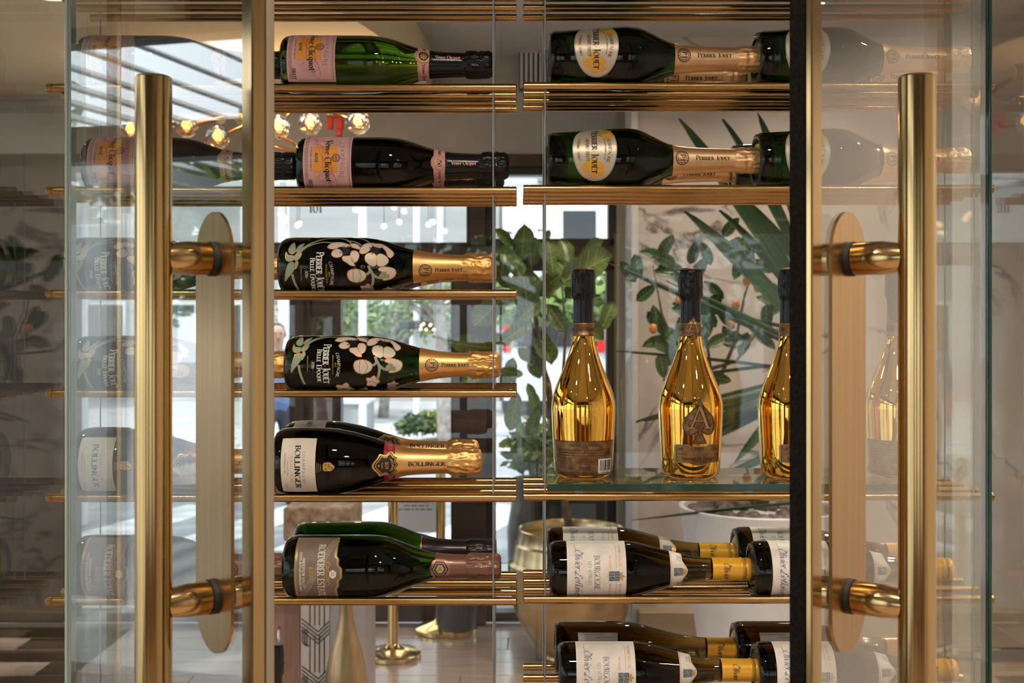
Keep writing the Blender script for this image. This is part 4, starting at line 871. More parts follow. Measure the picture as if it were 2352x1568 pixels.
# ------------------------------------------------------------------ racks: brass rods hung on steel cables
D0, DS, RR = 1.70, .058, .0063
ROWS_L = [-30, 202, 438, 674, 903, 1143, 1380, 2050]
ROWS_R = [-30, 198, 434, 1140, 1376, 1612]
def rowz(py): return ZC-(py-CY)/F*D0
RL = .706
def rod_mesh():
    q = RL/2; pr = [(0,-q),(RR*.8,-q),(RR,-q+.0012),(RR,-q+.0088),(RR*.86,-q+.009),(RR*.86,-q+.0098),(RR,-q+.010)]
    pr = pr + [(r, -z) for r, z in pr[::-1]]
    return MB().lathe(pr, 32, M=Matrix.Rotation(R_(90),4,'Y')).me('rod', [m_rod], True, sharp=30)
rod_me = rod_mesh()
hole_me = MB().lathe([(.0011,-RR-.0002),(0,-RR-.0002)], 10, M=Matrix.Rotation(R_(-90),4,'X')).me('pin_hole', [m_gasket])
cable_me = MB().lathe([(.0013,.32),(.0013,2.6)], 8).me('cable', [m_steel], True)
def rack(x0, rows, label, ends):
    t = thing('wine_rack', label, 'rack', (x0+RL/2, D0+1.5*DS, .32))
    for py in rows:
        for k in range(4):
            o = ob('rod', rod_me, t, (0,(k-1.5)*DS,rowz(py)-.32))
            ob('pin_hole', hole_me, o, (ends*(RL/2-.0125),0,0), (R_(180),0,0)) if k in (1,3) else None
    for cx_ in (xf(1133,D0), xf(165,D0)) if x0 < -.1 else (xf(1252,D0), xf(2237,D0)):
        for k in (0, 2): ob('cable', cable_me, t, (cx_-x0-RL/2,(k-1.5)*DS,-.32))
    return t
XL0 = xf(1187,D0)-RL; XR0 = xf(1202,D0)
rack(XL0, ROWS_L, 'brass rod wine rack on steel cables, left of the middle gap', 1)
rack(XR0, ROWS_R, 'brass rod wine rack on steel cables, right of the middle gap', -1)
# glass shelf on the rods with clear bumpers
zs = rowz(1140)+RR; sh = thing('glass_shelf', 'clear glass shelf with green edge carrying the gold bottles', 'shelf', (xf(1257,D0),D0,zs))
sx1 = xf(2150,D0)-xf(1257,D0)
MB().box((0,-.006,.0035),(sx1,.176,.0135)).build('shelf_glass', [pane_mat('shelf glass', (.90,.955,.93), 1.5)], sh)
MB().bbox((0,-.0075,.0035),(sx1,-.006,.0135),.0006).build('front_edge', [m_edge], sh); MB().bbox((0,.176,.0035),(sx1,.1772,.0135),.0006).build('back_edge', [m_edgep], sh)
bump = MB().lathe([(0,0),(.006,0),(.0062,.002),(.005,.0035),(0,.0035)], 16).me('bumper', [mat('clear bumper', (.8,.8,.78), .1, 0, .8)], True)
for px in (1330,1722,2050): ob('bumper', bump, sh, (xf(px,D0)-xf(1257,D0),0.0,0.0)); ob('bumper', bump, sh, (xf(px,D0)-xf(1257,D0),.116,0.0))
ZSH = zs+.0135
# ------------------------------------------------------------------ bottles on the racks
def lay(kind, row, px, rear, label, group, roll=0, name='champagne_bottle'):
    Rm = TYPES[kind][1]*PX; h = math.sqrt((Rm+RR)**2-(DS/2)**2); y = D0+(.5 if not rear else 2.5)*DS
    sz = 1.0
    if px < CX: px += .022*(CX-px); sz = .975      # the near side of a bottle shows a little larger than its axis
    return place(kind, ((px-CX)/F*y, y, rowz(row)+h), label, group, roll, name=name, sz=sz)
gA, gB, gC, gD, gE, gF, gG = 'pink-label bottles', 'egg-label bottles', 'flower-painted bottles', 'pear-shaped bottles', 'taupe-label bottles', 'yellow-capped white wine bottles', 'mirror-gold bottles'
lay('rose_medal', 202, 640, 0, 'pink-label bottle with dark medallion on its neck band, bright green glass', gA, -21)
lay('rose', 202, 168, 0, 'pink-label bottle on the top-left shelf seen through the left door', gA, -14)
lay('rose', 438, 677, 0, 'pink-label bottle with a 250 neck seal, lying above the flower-painted ones', gA, -5)
lay('rose', 438, 696, 1, 'pink-label bottle mostly hidden behind the one with the 250 seal', gA, 20)
lay('rose', 438, 182, 0, 'pink-label bottle on the second shelf behind the left door handle', gA, -20)
lay('flower', 674, 635, 0, 'flower-painted green bottle, upper one of the two in the gap', gC, 0, 'painted_champagne_bottle')
lay('flower', 674, 672, 1, 'flower-painted bottle whose gold neck peeks from under the upper one', gC, 30, 'painted_champagne_bottle')
lay('flower', 674, 142, 0, 'flower-painted bottle on the third shelf behind the left door', gC, 0, 'painted_champagne_bottle')
lay('flower', 903, 650, 0, 'flower-painted green bottle, lower one of the two in the gap', gC, -19, 'painted_champagne_bottle')
lay('flower', 903, 160, 0, 'flower-painted bottle on the fourth shelf dimly seen through the left door', gC, -6, 'painted_champagne_bottle')
lay('pear', 1143, 622, 0, 'pear-shaped bottle with cream label, crimson band and golden foil in the gap', gD, 2)
lay('pear', 1143, 645, 1, 'pear-shaped bottle right behind the cream-label one, its top edge showing', gD, -40)
lay('pear', 1143, 160, 0, 'pear-shaped cream-label bottle seen through the left door', gD, 0)
lay('taupe', 1380, 646, 0, 'taupe-label bottle with brown foil and hexagon seal in the gap', gE, 0)
lay('taupe_black', 1380, 670, 1, 'bottle with near-black foil behind the taupe-label one', gE, 50)
lay('taupe', 1380, 158, 0, 'taupe-label bottle seen through the left door', gE, 0)
zs2 = rowz(2050)+RR
MBs = thing('glass_shelf', 'clear glass shelf low in the cabinet, below the picture', 'shelf', (XL0+.05,D0,zs2)); MB().box((0,-.006,0),(.60,.176,.010)).build('shelf_glass', [pane_mat('low shelf glass', (.90,.955,.93), 1.5)], MBs)
place('taupe_black', (xf(622,1.78),1.78,zs2+.010), 'upright bottle whose dark foil top just shows at the bottom edge by the left door', gE, 0, True)
lay('egg', -30, 1250, 0, 'egg-label bottle above the frame, its belly seen between the top rods', gB, 0)
lay('egg', -30, 1722, 0, 'egg-label bottle above the frame beside the right door edge', gB, 0)
lay('egg', 198, 1262, 0, 'egg-label bottle in full view on the upper right shelf', gB, 0)
lay('egg', 198, 1256, 1, 'egg-label bottle behind the upper one, its foil showing below the neck', gB, 28)
lay('egg', 198, 1735, 0, 'egg-label bottle on the upper right shelf crossing the right door edge', gB, 6)
lay('egg', 198, 1722, 1, 'egg-label bottle on the upper right shelf behind the door-edge one', gB, 20)
lay('egg', 434, 1258, 0, 'egg-label bottle in full view on the second right shelf', gB, 2)
lay('egg', 434, 1252, 1, 'egg-label bottle behind the second-shelf one, its foil showing below', gB, 28)
lay('egg', 434, 1735, 0, 'egg-label bottle on the second right shelf crossing the right door edge', gB, 6)
lay('egg', 434, 1682, 1, 'egg-label bottle on the second right shelf behind the door-edge one', gB, 20)
lay('white', 1376, 1263, 0, 'white-label wine bottle with yellow capsule in full view', gF, -5, 'wine_bottle')
lay('white', 1376, 1257, 1, 'white-label wine bottle behind the one in full view', gF, -30, 'wine_bottle')
lay('white', 1376, 1724, 0, 'white-label wine bottle showing its hollow base beside the right door edge', gF, -8, 'wine_bottle')
lay('white', 1376, 1686, 1, 'white-label wine bottle behind the one beside the right door edge', gF, -30, 'wine_bottle')
lay('white', 1612, 1284, 0, 'white-label wine bottle cut by the bottom edge of the picture', gF, -9, 'wine_bottle')
lay('white_back', 1612, 1274, 1, 'wine bottle turned back-label out, behind the bottom one', gF, -12, 'wine_bottle')
lay('white', 1612, 1734, 0, 'white-label wine bottle in the bottom row beside the right door edge', gF, -10, 'wine_bottle')
lay('white_back', 1612, 1684, 1, 'wine bottle turned back-label out in the bottom row by the door edge', gF, -12, 'wine_bottle')
yg = 1.778
place('gold_back', (xf(1340,yg),yg,ZSH), 'mirror-gold bottle showing its bronze back label and barcode', gG, 0, True, 'gold_bottle')
place('gold', (xf(1586,yg),yg,ZSH), 'mirror-gold bottle with bronze spade emblem, in full view', gG, 8, True, 'gold_bottle')
place('gold', (xf(1815,yg),yg,ZSH), 'mirror-gold bottle half hidden by the right door edge', gG, 14, True, 'gold_bottle')
place('gold_back', (xf(2062,yg),yg,ZSH), 'mirror-gold bottle seen through the right door beside the handle', gG, -20, True, 'gold_bottle')
# ------------------------------------------------------------------ lobby furniture behind the cabinet
m_gold_pot = var(mat('brushed gold metal', (.62,.47,.26), .26, 1.0), (.56,.42,.22), (.68,.53,.31), 6, 4, (1,1,4))
m_st = mat('polished brass post', (.74,.52,.22), .12, 1.0)
def stanchion(px, base_py, label):
    d = 1.6*F/(base_py-CY); t = thing('stanchion_post', label, 'stanchion', (xf(px,d),d,0), 'brass queue posts')
    MB().lathe([(0,0),(.128,0),(.132,.004),(.132,.022),(.124,.027),(.07,.044),(.034,.058),(.028,.066),(0,.066)], 48).build('base', [m_st], t, True, sharp=40)
    MB().lathe([(.025,.06),(.025,.90)], 32).build('pole', [m_st], t, True)
    MB().lathe([(.025,.88),(.034,.885),(.034,.93),(.02,.945),(0,.95)], 32).build('head', [m_st], t, True, sharp=40)
    return t
stanchion(903, 1508, 'brass queue post standing nearest, left of the other post')
stanchion(1012, 1450, 'brass queue post farther back, in front of the navy bin')
# navy bin behind the far post
m_navy = mat('navy enamel', (.035,.04,.06), .35)
t = thing('waste_bin', 'dark navy round bin with gold foot by the far post', 'bin', (xf(1052,5.9),5.78,0))
MB().lathe([(0,.03),(.095,.03),(.10,.05),(.105,.42),(.098,.43),(.0,.43)], 32).build('body', [m_navy], t, True, sharp=40); MB().lathe([(0,0),(.10,0),(.104,.005),(.104,.03),(.095,.032)], 32).build('foot', [m_st], t, True, sharp=40)
# gold pot with fig tree
dp = 5.35; xp = xf(1312,dp)
t = thing('gold_planter', 'round brushed gold planter holding the fiddle-leaf fig', 'planter', (xp,dp,0))
prof = [(0,0),(.13,0),(.135,.02),(.13,.03),(.20,.10),(.265,.22),(.292,.34),(.300,.43),(.298,.455),(.282,.468),(.272,.51),(.268,.545),(.256,.555),(.248,.60),(.252,.615),(.246,.62),(.235,.60),(.235,.56),(0,.56)]
MB().lathe(prof, 64).build('pot', [m_gold_pot], t, True, sharp=35)
soil = MB(); rr = random.Random(4)
soil.lathe([(.236,.545),(0,.575)], 32); soil.build('soil', [var(mat('moss and soil', (.05,.07,.02), .9), (.03,.025,.015), (.09,.14,.03), 14, bump=.8)], t, True)
m_fig = mat('fig leaf', (.07,.13,.03), .32, spec=.5); var(m_fig, (.04,.085,.02), (.12,.19,.05), 7, 5)
m_figv = mat('fig leaf vein', (.30,.38,.14), .4); m_bark = var(mat('bark', (.10,.07,.05), .8), (.07,.05,.035), (.15,.11,.08), 20, bump=.4)
def leaf_mesh(name, L, W, mats, waist=.0, nu=9, nv=4, cup=.10, wavy=.02, fold=.0, veins=True, bend=.12):
    """leaf lying along +x, width along y, upper side +z; with raised midrib and side veins"""
    mb = MB(); V = []
    def prof(t): return (math.sin(math.pi*min(1,t**.8*1.0))**.62)*(.55+.55*t if waist else 1.0)*(1-waist*math.exp(-((t-.42)/.14)**2)) if 0 < t < 1 else 0
    def zz(t, s): return -bend*L*t*t + cup*W*abs(s)**2 + wavy*W*math.sin(t*14+(3 if s > 0 else 0))*abs(s)**1.5 + fold*W*abs(s)
    for i in range(nu+1):
        t = i/nu; wd = W*.5*prof(t)
        for j in range(-nv, nv+1):
            s = j/nv; V.append((L*t, wd*s, zz(t,s)))
    k = 2*nv+1; Fc = [[i*k+j, (i+1)*k+j, (i+1)*k+j+1, i*k+j+1] for i in range(nu) for j in range(k-1)]
    mb.add(V, Fc, 0)
    if veins:
        def vein(p, q, w_):
            n = 5; Vv = []
            for i in range(n+1):
                u = i/n; t = p[0]+(q[0]-p[0])*u; s = p[1]+(q[1]-p[1])*u; wd = W*.5*prof(t)
                Vv += [(L*t-w_*(1 if q[1] else 0), wd*s-(0 if q[1] else w_), zz(t,s)+.0022), (L*t+w_*(1 if q[1] else 0), wd*s+(0 if q[1] else w_), zz(t,s)+.0022)]
            mb.add(Vv, [[2*i,2*i+2,2*i+3,2*i+1] if not q[1] else [2*i,2*i+1,2*i+3,2*i+2] for i in range(n)], 1)
        vein((.02,0),(.97,0), W*.014)
        for t in (.16,.32,.48,.64,.78):
            for sg in (-1,1): vein((t,0),(min(.97,t+.16),sg*.86), W*.008)
    return mb.me(name, mats, True)
fig_me = leaf_mesh('leaf', .26, .19, [m_fig, m_figv], waist=.28)
t = thing('fiddle_leaf_fig', 'fiddle-leaf fig with broad veined leaves growing from the gold planter', 'plant', (xp,dp,.575))
tr = [(xp,dp,.575),(xp-.05,dp,.85),(xp-.10,dp+.02,1.2),(xp-.16,dp,1.55),(xp-.20,dp,1.95)]
MB().tube([Vector(p)-Vector((xp,dp,.575)) for p in spline(tr,5)], [.02-.012*i/20 for i in range(21)], 8).build('trunk', [m_bark], t, True)
def aim(o, base, tip, up=Vector((0,-1,.35))):
    x = (tip-base).normalized(); z = (up-x*up.dot(x)).normalized(); y = z.cross(x)
    o.matrix_world = Matrix.Translation(base) @ Matrix((x,y,z)).transposed().to_4x4()
def put_leaf(me, t, b, e, L0, wk=1.0, up=Vector((0,-1,.35)), name='leaf'):
    o = bpy.data.objects.new(name, me); COL.objects.link(o); x = (e-b).normalized(); z = (up-x*up.dot(x)).normalized(); y = z.cross(x); s = (e-b).length/L0
    M = Matrix.Translation(b) @ Matrix((x*s,y*s*wk,z*s)).transposed().to_4x4()
    o.parent = t; o.matrix_parent_inverse = Matrix.Identity(4); o.matrix_local = Matrix.Translation(-t.location) @ M; return o
FL = [(1198,590,1206,520,.95),(1185,575,1142,526,.55),(1150,640,1165,560,1.15),(1200,640,1158,562,1.0),(1272,640,1262,545,1.15),(1250,560,1262,528,.8),(1215,720,1200,615,1.1),(1290,650,1400,580,1.15),(1150,690,1090,745,1.1),(1160,720,1105,690,.9),(1130,800,1040,788,.75),(1150,790,1210,740,1.0),(1120,850,1060,880,.8),
      (1190,900,1170,990,.8),(1215,790,1240,870,.9),(1180,820,1160,900,.8),(1235,840,1190,800,.9),(1260,700,1300,760,1.0),(1310,720,1390,780,.9),(1330,850,1400,900,1.0),(1240,930,1215,1000,.8),(1280,600,1330,660,.9),(1310,620,1290,545,.9),(1380,760,1410,690,.8),(1175,660,1130,610,1.0),(1225,610,1230,545,1.0),(1240,680,1290,620,1.1),(1185,740,1240,690,1.1),(1140,760,1110,820,.9),(1300,680,1350,640,1.0),(1200,860,1150,850,.8),(1230,760,1270,830,.9),(1210,880,1235,940,.8),(1330,600,1380,550,.9),(1170,790,1120,770,.9),(1290,900,1330,960,.9)]
rr = random.Random(8)
for (bx,by,ex,ey,wk) in FL:
    db = dp+rr.uniform(-.16,.16); put_leaf(fig_me, t, P(bx,by,db), P(ex,ey,db-rr.uniform(-.05,.16)), .26, wk*rr.uniform(.9,1.1), Vector((rr.uniform(-.4,.4),-1,rr.uniform(-.1,.7))))
MB().tube([P(1215,720,dp)-t.location, P(1235,800,dp)-t.location, P(1262,880,dp)-t.location, Vector((-.05,0,.3))], [.004,.007,.009,.011], 6).build('branch', [m_bark], t, True)
MB().tube([P(1290,650,dp)-t.location, P(1300,760,dp)-t.location, P(1292,880,dp)-t.location, Vector((-.03,0,.4))], [.004,.006,.009,.011], 6).build('branch', [m_bark], t, True)
# white planter with palm and citrus
dw = 4.6; xw = xf(1745,dw)
t = thing('white_planter', 'tall tapered white planter topped with pebbles', 'planter', (xw,dw,0))
m_wp = var(mat('white planter', (.62,.61,.61), .5), (.60,.59,.59), (.65,.64,.64), 10, bump=.05)
MB().lathe([(0,0),(.20,0),(.21,.01),(.245,.25),(.285,.55),(.318,.80),(.326,.845),(.322,.85),(.305,.845),(.30,.81),(0,.80)], 64).build('pot', [m_wp], t, True, sharp=40)
pm = [bpy.data.meshes.new('x')]; bm = bmesh.new(); bmesh.ops.create_icosphere(bm, subdivisions=2, radius=.03); 
for v in bm.verts: v.co *= 1+.25*noise.noise(v.co*30)
bm.to_mesh(pm[0]); bm.free(); pm[0].name = 'pebble'; pm[0].materials.append(var(mat('brown pebble', (.14,.10,.08), .45), (.09,.065,.05), (.22,.17,.14), 12)); pm[0].polygons.foreach_set('use_smooth', [True]*len(pm[0].polygons))
for ringr, nn in ((.265,28),(.21,22),(.15,15)):
    for k in range(nn):
        a = 2*math.pi*(k+rr.random()*.4)/nn; o = ob('pebble', pm[0], t, (ringr*math.sin(a), -ringr*math.cos(a), .822+rr.uniform(-.006,.012))); s = rr.uniform(.75,1.15); o.scale = (s*1.15,s,s*.8); o.rotation_euler = (0,0,rr.uniform(0,6))
m_palm = mat('palm leaf', (.035,.085,.03), .42, spec=.3); var(m_palm, (.013,.036,.014), (.038,.08,.03), 4, 4, (1,30,1))
palm_me = leaf_mesh('leaf', 1.0, .055, [m_palm], nu=14, nv=2, cup=0, wavy=0, fold=-.5, veins=False, bend=.16)
palm_w = leaf_mesh('leaf', 1.0, .085, [m_palm], nu=14, nv=3, cup=.2, wavy=.03, veins=False, bend=.14)
t = thing('potted_palm', 'palm with long dark strap leaves in front of the marble wall', 'plant', (xw,dw,.83))
MB().tube([(0,0,0),(.06,0,.25),(.10,0,.50),(.14,0,.72)], [.03,.028,.024,.018], 8).build('stem', [m_bark], t, True)
PALM = [(1850,700,1590,262,.8,1),(1850,640,1700,262,.9,1),(1850,560,1755,262,.9,1),(1845,760,1600,470,1.1,1),(1850,720,1690,470,1.1,1),(1860,640,1740,470,1.0,1),(1840,800,1415,600,.6,0),(1840,790,1560,640,.8,0),(1860,850,1440,785,.35,0),(1850,830,1530,850,.5,0),(1850,860,1480,930,.5,0),(1840,880,1490,945,.9,0),(1840,870,1560,960,1.0,0),(1850,870,1590,985,1.1,1),(1850,880,1620,1010,1.1,1),(1850,860,1700,1060,1.0,1),
        (1850,1190,1590,1235,.6,0),(1860,1180,1560,1280,.5,0),(1860,1190,1660,1240,.7,0),(1870,1165,1540,1330,.4,0),(1860,1200,1700,1215,.8,1),(1860,1300,1670,1440,.9,1),(1860,1320,1720,1420,1.0,1),(1850,1330,1690,1455,.8,1),(1880,1280,1760,1440,.9,1),(1860,1150,1480,1180,.35,0),(1850,1020,1640,1090,.8,1),(1850,760,1610,690,.7,0)]
for (bx,by,ex,ey,wk,wide) in PALM:
    db = dw+rr.uniform(-.22,.05); put_leaf(palm_w if wide else palm_me, t, P(bx,by,db), P(ex,ey,db-rr.uniform(0,.25)), 1.0, wk*(1.3 if wide else 1.0), Vector((rr.uniform(-.5,.5),-1,rr.uniform(0,.8))))
m_cit = mat('citrus leaf', (.05,.11,.035), .4, spec=.35); var(m_cit, (.022,.055,.016), (.06,.12,.035), 9)
cit_me = leaf_mesh('leaf', .11, .055, [m_cit, m_figv], nu=7, nv=2, cup=.2)
t = thing('kumquat_shrub', 'kumquat shrub with glossy leaves and orange fruit behind the gold bottles', 'plant', (xf(1640,4.75),4.75,.83))
for pts in ([(1640,1150),(1640,900),(1620,760),(1600,640)],[(1640,900),(1690,780),(1710,680),(1735,600)],[(1630,900),(1560,820),(1520,720),(1500,610)],[(1620,850),(1690,830),(1770,720)]):
    MB().tube([P(x,y,4.75)-t.location for x,y in pts], [.010,.007,.005,.003], 6).build('branch', [m_bark], t, True)
for k in range(64):
    cx_, cy_ = rr.choice([(1510,620),(1560,600),(1700,590),(1735,600),(1760,700),(1640,720),(1530,780),(1580,830),(1690,760),(1480,740),(1620,900),(1560,720)]); cx_ += rr.gauss(0,28); cy_ += rr.gauss(0,30); a = rr.uniform(0,2*math.pi); db = 4.75+rr.uniform(-.15,.15)
    put_leaf(cit_me, t, P(cx_,cy_,db), P(cx_+58*math.cos(a),cy_+58*math.sin(a),db-.03), .11, 1.0, Vector((rr.uniform(-.6,.6),-1,rr.uniform(-.2,.8))))
fr_me = MB().lathe([(0,-.022),(.012,-.018),(.018,0),(.012,.018),(0,.021)], 12).me('fruit', [mat('orange fruit', (.60,.20,.02), .35)], True)
for (x,y) in ((1715,645),(1690,700),(1500,755),(1680,745),(1560,690),(1740,660)): ob('fruit', fr_me, t, P(x,y,4.68)-t.location)
# host stand: stone slab on a panelled body with an inlaid band
dh = 3.9; x0, x1 = xf(650,dh), xf(805,dh); zt_ = zf(1166,dh)
t = thing('host_stand', 'host stand with thick granite top and inlaid geometric band', 'desk', ((x0+x1)/2,dh,0)); L0 = t.location
m_gran = var(mat('tan granite', (.30,.19,.11), .4), (.16,.09,.05), (.46,.32,.21), 26, 9, bump=.05); m_wood = var(mat('rosewood panel', (.22,.11,.075), .35), (.17,.08,.055), (.27,.14,.10), 3, 6, (14,1,1)); m_lav = var(mat('grey lacquer', (.30,.27,.29), .3), (.28,.25,.27), (.32,.29,.31), 6); m_pat = mat('pale inlay', (.44,.40,.37), .4); m_line = mat('dark inlay line', (.06,.055,.06), .4)
MB().bbox(Vector((x0,dh,zf(1242,dh)))-L0, Vector((x1,dh+.30,zt_))-L0, .006).build('granite_top', [m_gran], t)
bz = zf(1240,dh); yb = dh+.012
MB().bbox(Vector((xf(560,dh),yb+.01,0))-L0, Vector((xf(688,dh),yb+.32,zf(1392,dh)))-L0,.003).build('wood_cabinet', [m_wood], t)
MB().bbox(Vector((xf(560,dh),yb-.01,zf(1392,dh)))-L0, Vector((xf(676,dh),yb+.33,zf(1382,dh)))-L0,.003).build('cabinet_top', [m_gran], t)
MB().tube([Vector((xf(642,dh),yb-.012,zf(1440,dh)))-L0, Vector((xf(642,dh),yb-.03,zf(1446,dh)))-L0, Vector((xf(645,dh),yb-.03,zf(1500,dh)))-L0, Vector((xf(645,dh),yb+.01,zf(1505,dh)))-L0], .005, 8).build('handle', [mat('steel handle', (.6,.58,.55), .25, 1.0)], t, True)
MB().bbox(Vector((xf(690,dh),yb,0))-L0, Vector((xf(838,dh),yb+.28,bz))-L0,.003).build('body', [m_lav], t)
ip = MB().bbox(Vector((xf(690,dh),yb-.004,0))-L0, Vector((xf(755,dh),yb-.0005,bz))-L0,.001).build('inlay_panel', [m_pat], t)
mb = MB()
def seg(px0,py0,px1,py1,w_=3.2):
    a = Vector((xf(px0,dh),0,zf(py0,dh))); b_ = Vector((xf(px1,dh),0,zf(py1,dh))); dv = (b_-a).normalized(); nv_ = Vector((-dv.z,0,dv.x))*(w_/2/F*dh)
    V = [a+nv_,b_+nv_,b_-nv_,a-nv_]; V = [Vector((v.x,yb-.004-q,v.z))-L0 for q in (0,.0012) for v in V]; mb.add(V, [[4,5,6,7],[0,1,5,4],[1,2,6,5],[2,3,7,6],[3,0,4,7]])
for base in range(1300, 1740, 108):
    for k in range(4):
        o_ = k*9; seg(692,base+o_+14,722+8,base+o_+44); seg(730,base+o_+44,755,base+o_+20)
        seg(711+k*11,base-58+abs(k-1.5)*4,711+k*11,base+30)
    for k in range(3): seg(694+k*5,base-70,694+k*5,base-40+k*4); seg(694+k*5,base-40+k*4,703+k*3,base-32)
mb.build('inlay_line', [m_line], ip)
# gold decorative bottle on a side table behind the cabinet
dg = 2.9
t = thing('side_table', 'small round side table behind the cabinet, below the picture', 'table', (xf(795,dg),dg,0)); zb = zf(1640,dg)
MB().lathe([(0,zb-.025),(.15,zb-.025),(.155,zb-.02),(.155,zb-.004),(.15,zb),(0,zb)], 48).build('top', [m_wood], t, True, sharp=40); MB().lathe([(.02,.02),(.02,zb-.02)], 20).build('stem', [m_st], t, True); MB().lathe([(0,0),(.13,0),(.13,.012),(.02,.03),(0,.03)], 40).build('foot', [m_st], t, True, sharp=40)
t = thing('decorative_bottle', 'tall bronze-gold decorative bottle below the taupe-label bottles', 'vase', (xf(795,dg),dg,zb))
sc = 1/F*dg; prof = [(0,0),(46,0),(50,6),(50,60),(47,95),(40,130),(31,165),(23,195),(17.5,225),(15.5,255),(15,330),(16,350),(16,362),(14,366),(0,366)]
pr = [(q*sc, z*sc) for z, q in spline([(z, r) for r, z in prof[1:]], 3)]
MB().lathe([(0,0)]+pr, 48).build('body', [var(mat('bronze gold glaze', (.34,.22,.11), .3, .6), (.28,.17,.085), (.40,.27,.14), 5, 5, (12,12,1))], t, True, sharp=60)
# crystal globe chandelier
m_cry = mat('crystal', (1,1,1), .0, 0, 1.0, 1.45); m_bulb = mat('warm bulb', (1,.8,.5), .4, emit=(1.0,.42,.10), estr=6.0); m_arm = mat('aged brass arm', (.40,.22,.09), .3, 1.0)
dc = 5.0; t = thing('chandelier', 'brass chandelier of faceted glass globes with warm bulbs', 'chandelier', P(700,150,dc)); L0 = t.location
bm = bmesh.new(); bmesh.ops.create_icosphere(bm, subdivisions=2, radius=.054); gm = bpy.data.meshes.new('globe'); 
for v in bm.verts: v.co *= 1+.05*noise.noise(v.co*60)
bm.to_mesh(gm); bm.free(); gm.materials.append(m_cry)
bu = MB().lathe([(0,-.018),(.010,-.012),(.014,0),(.010,.012),(.006,.02),(0,.022)], 12).me('bulb', [m_bulb], True)
globes = [(640,292,0),(712,284,.1),(822,281,-.1),(500,316,0),(428,290,.15),(365,300,.3),(300,300,.2),(560,262,.3),(760,240,.4),(600,220,-.3),(880,230,.3),(680,205,.1)]
hub = P(690,230,dc)
for (x,y,dd) in globes:
    p = P(x,y,dc+dd); g = ob('globe', gm, t, p-L0); ob('bulb', bu, g, (0,0,.004))
    MB().tube([hub-L0, p-L0+(hub-p).normalized()*.05], .007, 8).build('arm', [m_arm], t, True)
MB().tube([P(625,335,dc)-L0, P(690,352,dc)-L0, P(700,345,dc)-L0, P(640,310,dc)-L0], .008, 8).build('arm', [m_arm], t, True)
MB().lathe([(0,-.05),(.04,-.04),(.05,0),(.04,.04),(.012,.05)], 24, M=Matrix.Translation(hub-L0)).build('hub', [m_arm], t, True); MB().tube([hub-L0+Vector((0,0,.04)), Vector((hub.x,hub.y,ZT))-L0], .008, 8).build('stem', [m_arm], t)
for (x,y,dd) in globes[:6]:
    ld = bpy.data.lights.new('bulb_light', 'POINT'); ld.energy = 2.2; ld.color = (1,.6,.3); ld.shadow_soft_size = .02; lo = bpy.data.objects.new('bulb_light', ld); link(lo, t); lo.location = P(x,y-24,dc+dd)-L0+Vector((0,-.02,.03))
# red wall ornament seen past the globes
mb = MB()
for (a,b_,c_,d_) in ((753,262,766,298),(774,262,789,298),(753,262,789,272),(712,298,722,312),(774,298,786,314)): mb.bbox((xf(a,5.75),5.72,zf(d_,5.75)),(xf(b_ if False else c_,5.75),5.76,zf(b_,5.75)),.004)
mb.tube([(xf(760,5.75),5.74,zf(262,5.75)),(xf(760,5.75),5.74,ZT)], .003, 5); mb.tube([(xf(782,5.75),5.74,zf(262,5.75)),(xf(782,5.75),5.74,ZT)], .003, 5)
o = mb.build('red_ornament', [mat('red lacquer', (.62,.02,.02), .4)]); tag(o, 'bright red barred ornament hanging behind the glass globes', 'ornament')
# black-and-white louvred panel high on the front wall
t = thing('louvre_panel', 'black framed panel of white slats high on the front wall', 'panel', (xf(1222,5.9),5.93,zf(205,5.9))); L0 = t.location
MB().bbox(Vector((xf(1192,5.9),5.93,zf(205,5.9)))-L0, Vector((xf(1252,5.9),5.97,zf(40,5.9)))-L0,.004).build('frame', [m_black], t)
for k in range(5): MB().bbox(Vector((xf(1195+k*11,5.9),5.915,zf(200,5.9)))-L0, Vector((xf(1201+k*11,5.9),5.93,zf(45,5.9)))-L0,.002).build('slat', [mat('white slat', (.55,.56,.58), .5)], t)
# paper notice on the entrance door and house number over it
t = thing('paper_notice', 'white paper notice with fine print on the glass entrance door', 'sign', (xf(952,YF),YF-.004,zf(1220,YF))); L0 = t.location
MB().bbox(Vector((xf(905,YF),YF-.006,zf(1222,YF)))-L0, Vector((xf(1002,YF),YF-.004,zf(1135,YF)))-L0,.0005).build('sheet', [mat('white paper', (.62,.63,.66), .7)], t)
mb = MB(); 
for k, (a, b_) in enumerate(((920,990),(928,992),(915,998))):
    z = zf(1152+k*8.5,YF); x = a
    while x < b_-6: w_ = rr.uniform(6,16); mb.box(Vector((xf(x,YF),YF-.0068,z-.003))-L0, Vector((xf(min(x+w_,b_),YF),YF-.006,z+.003))-L0); x += w_+3
mb.build('print', [ink2], t)
qs, W = glyph_text('101', .042, thick=.2, thin=.08)
mb = MB(); x0_ = xf(722,YF); z0_ = zf(487,YF)
for q in qs: mb.add([(x0_+u,YF+.030,z0_+v) for u, v in q]+[(x0_+u,YF+.036,z0_+v) for u, v in q], [[0,1,2,3],[7,6,5,4],[0,4,5,1],[1,5,6,2],[2,6,7,3],[3,7,4,0]])
tag(mb.build('house_number', [mat('grey vinyl', (.10,.10,.10), .5)]), 'dark house number 101 on the upper window glass', 'number')
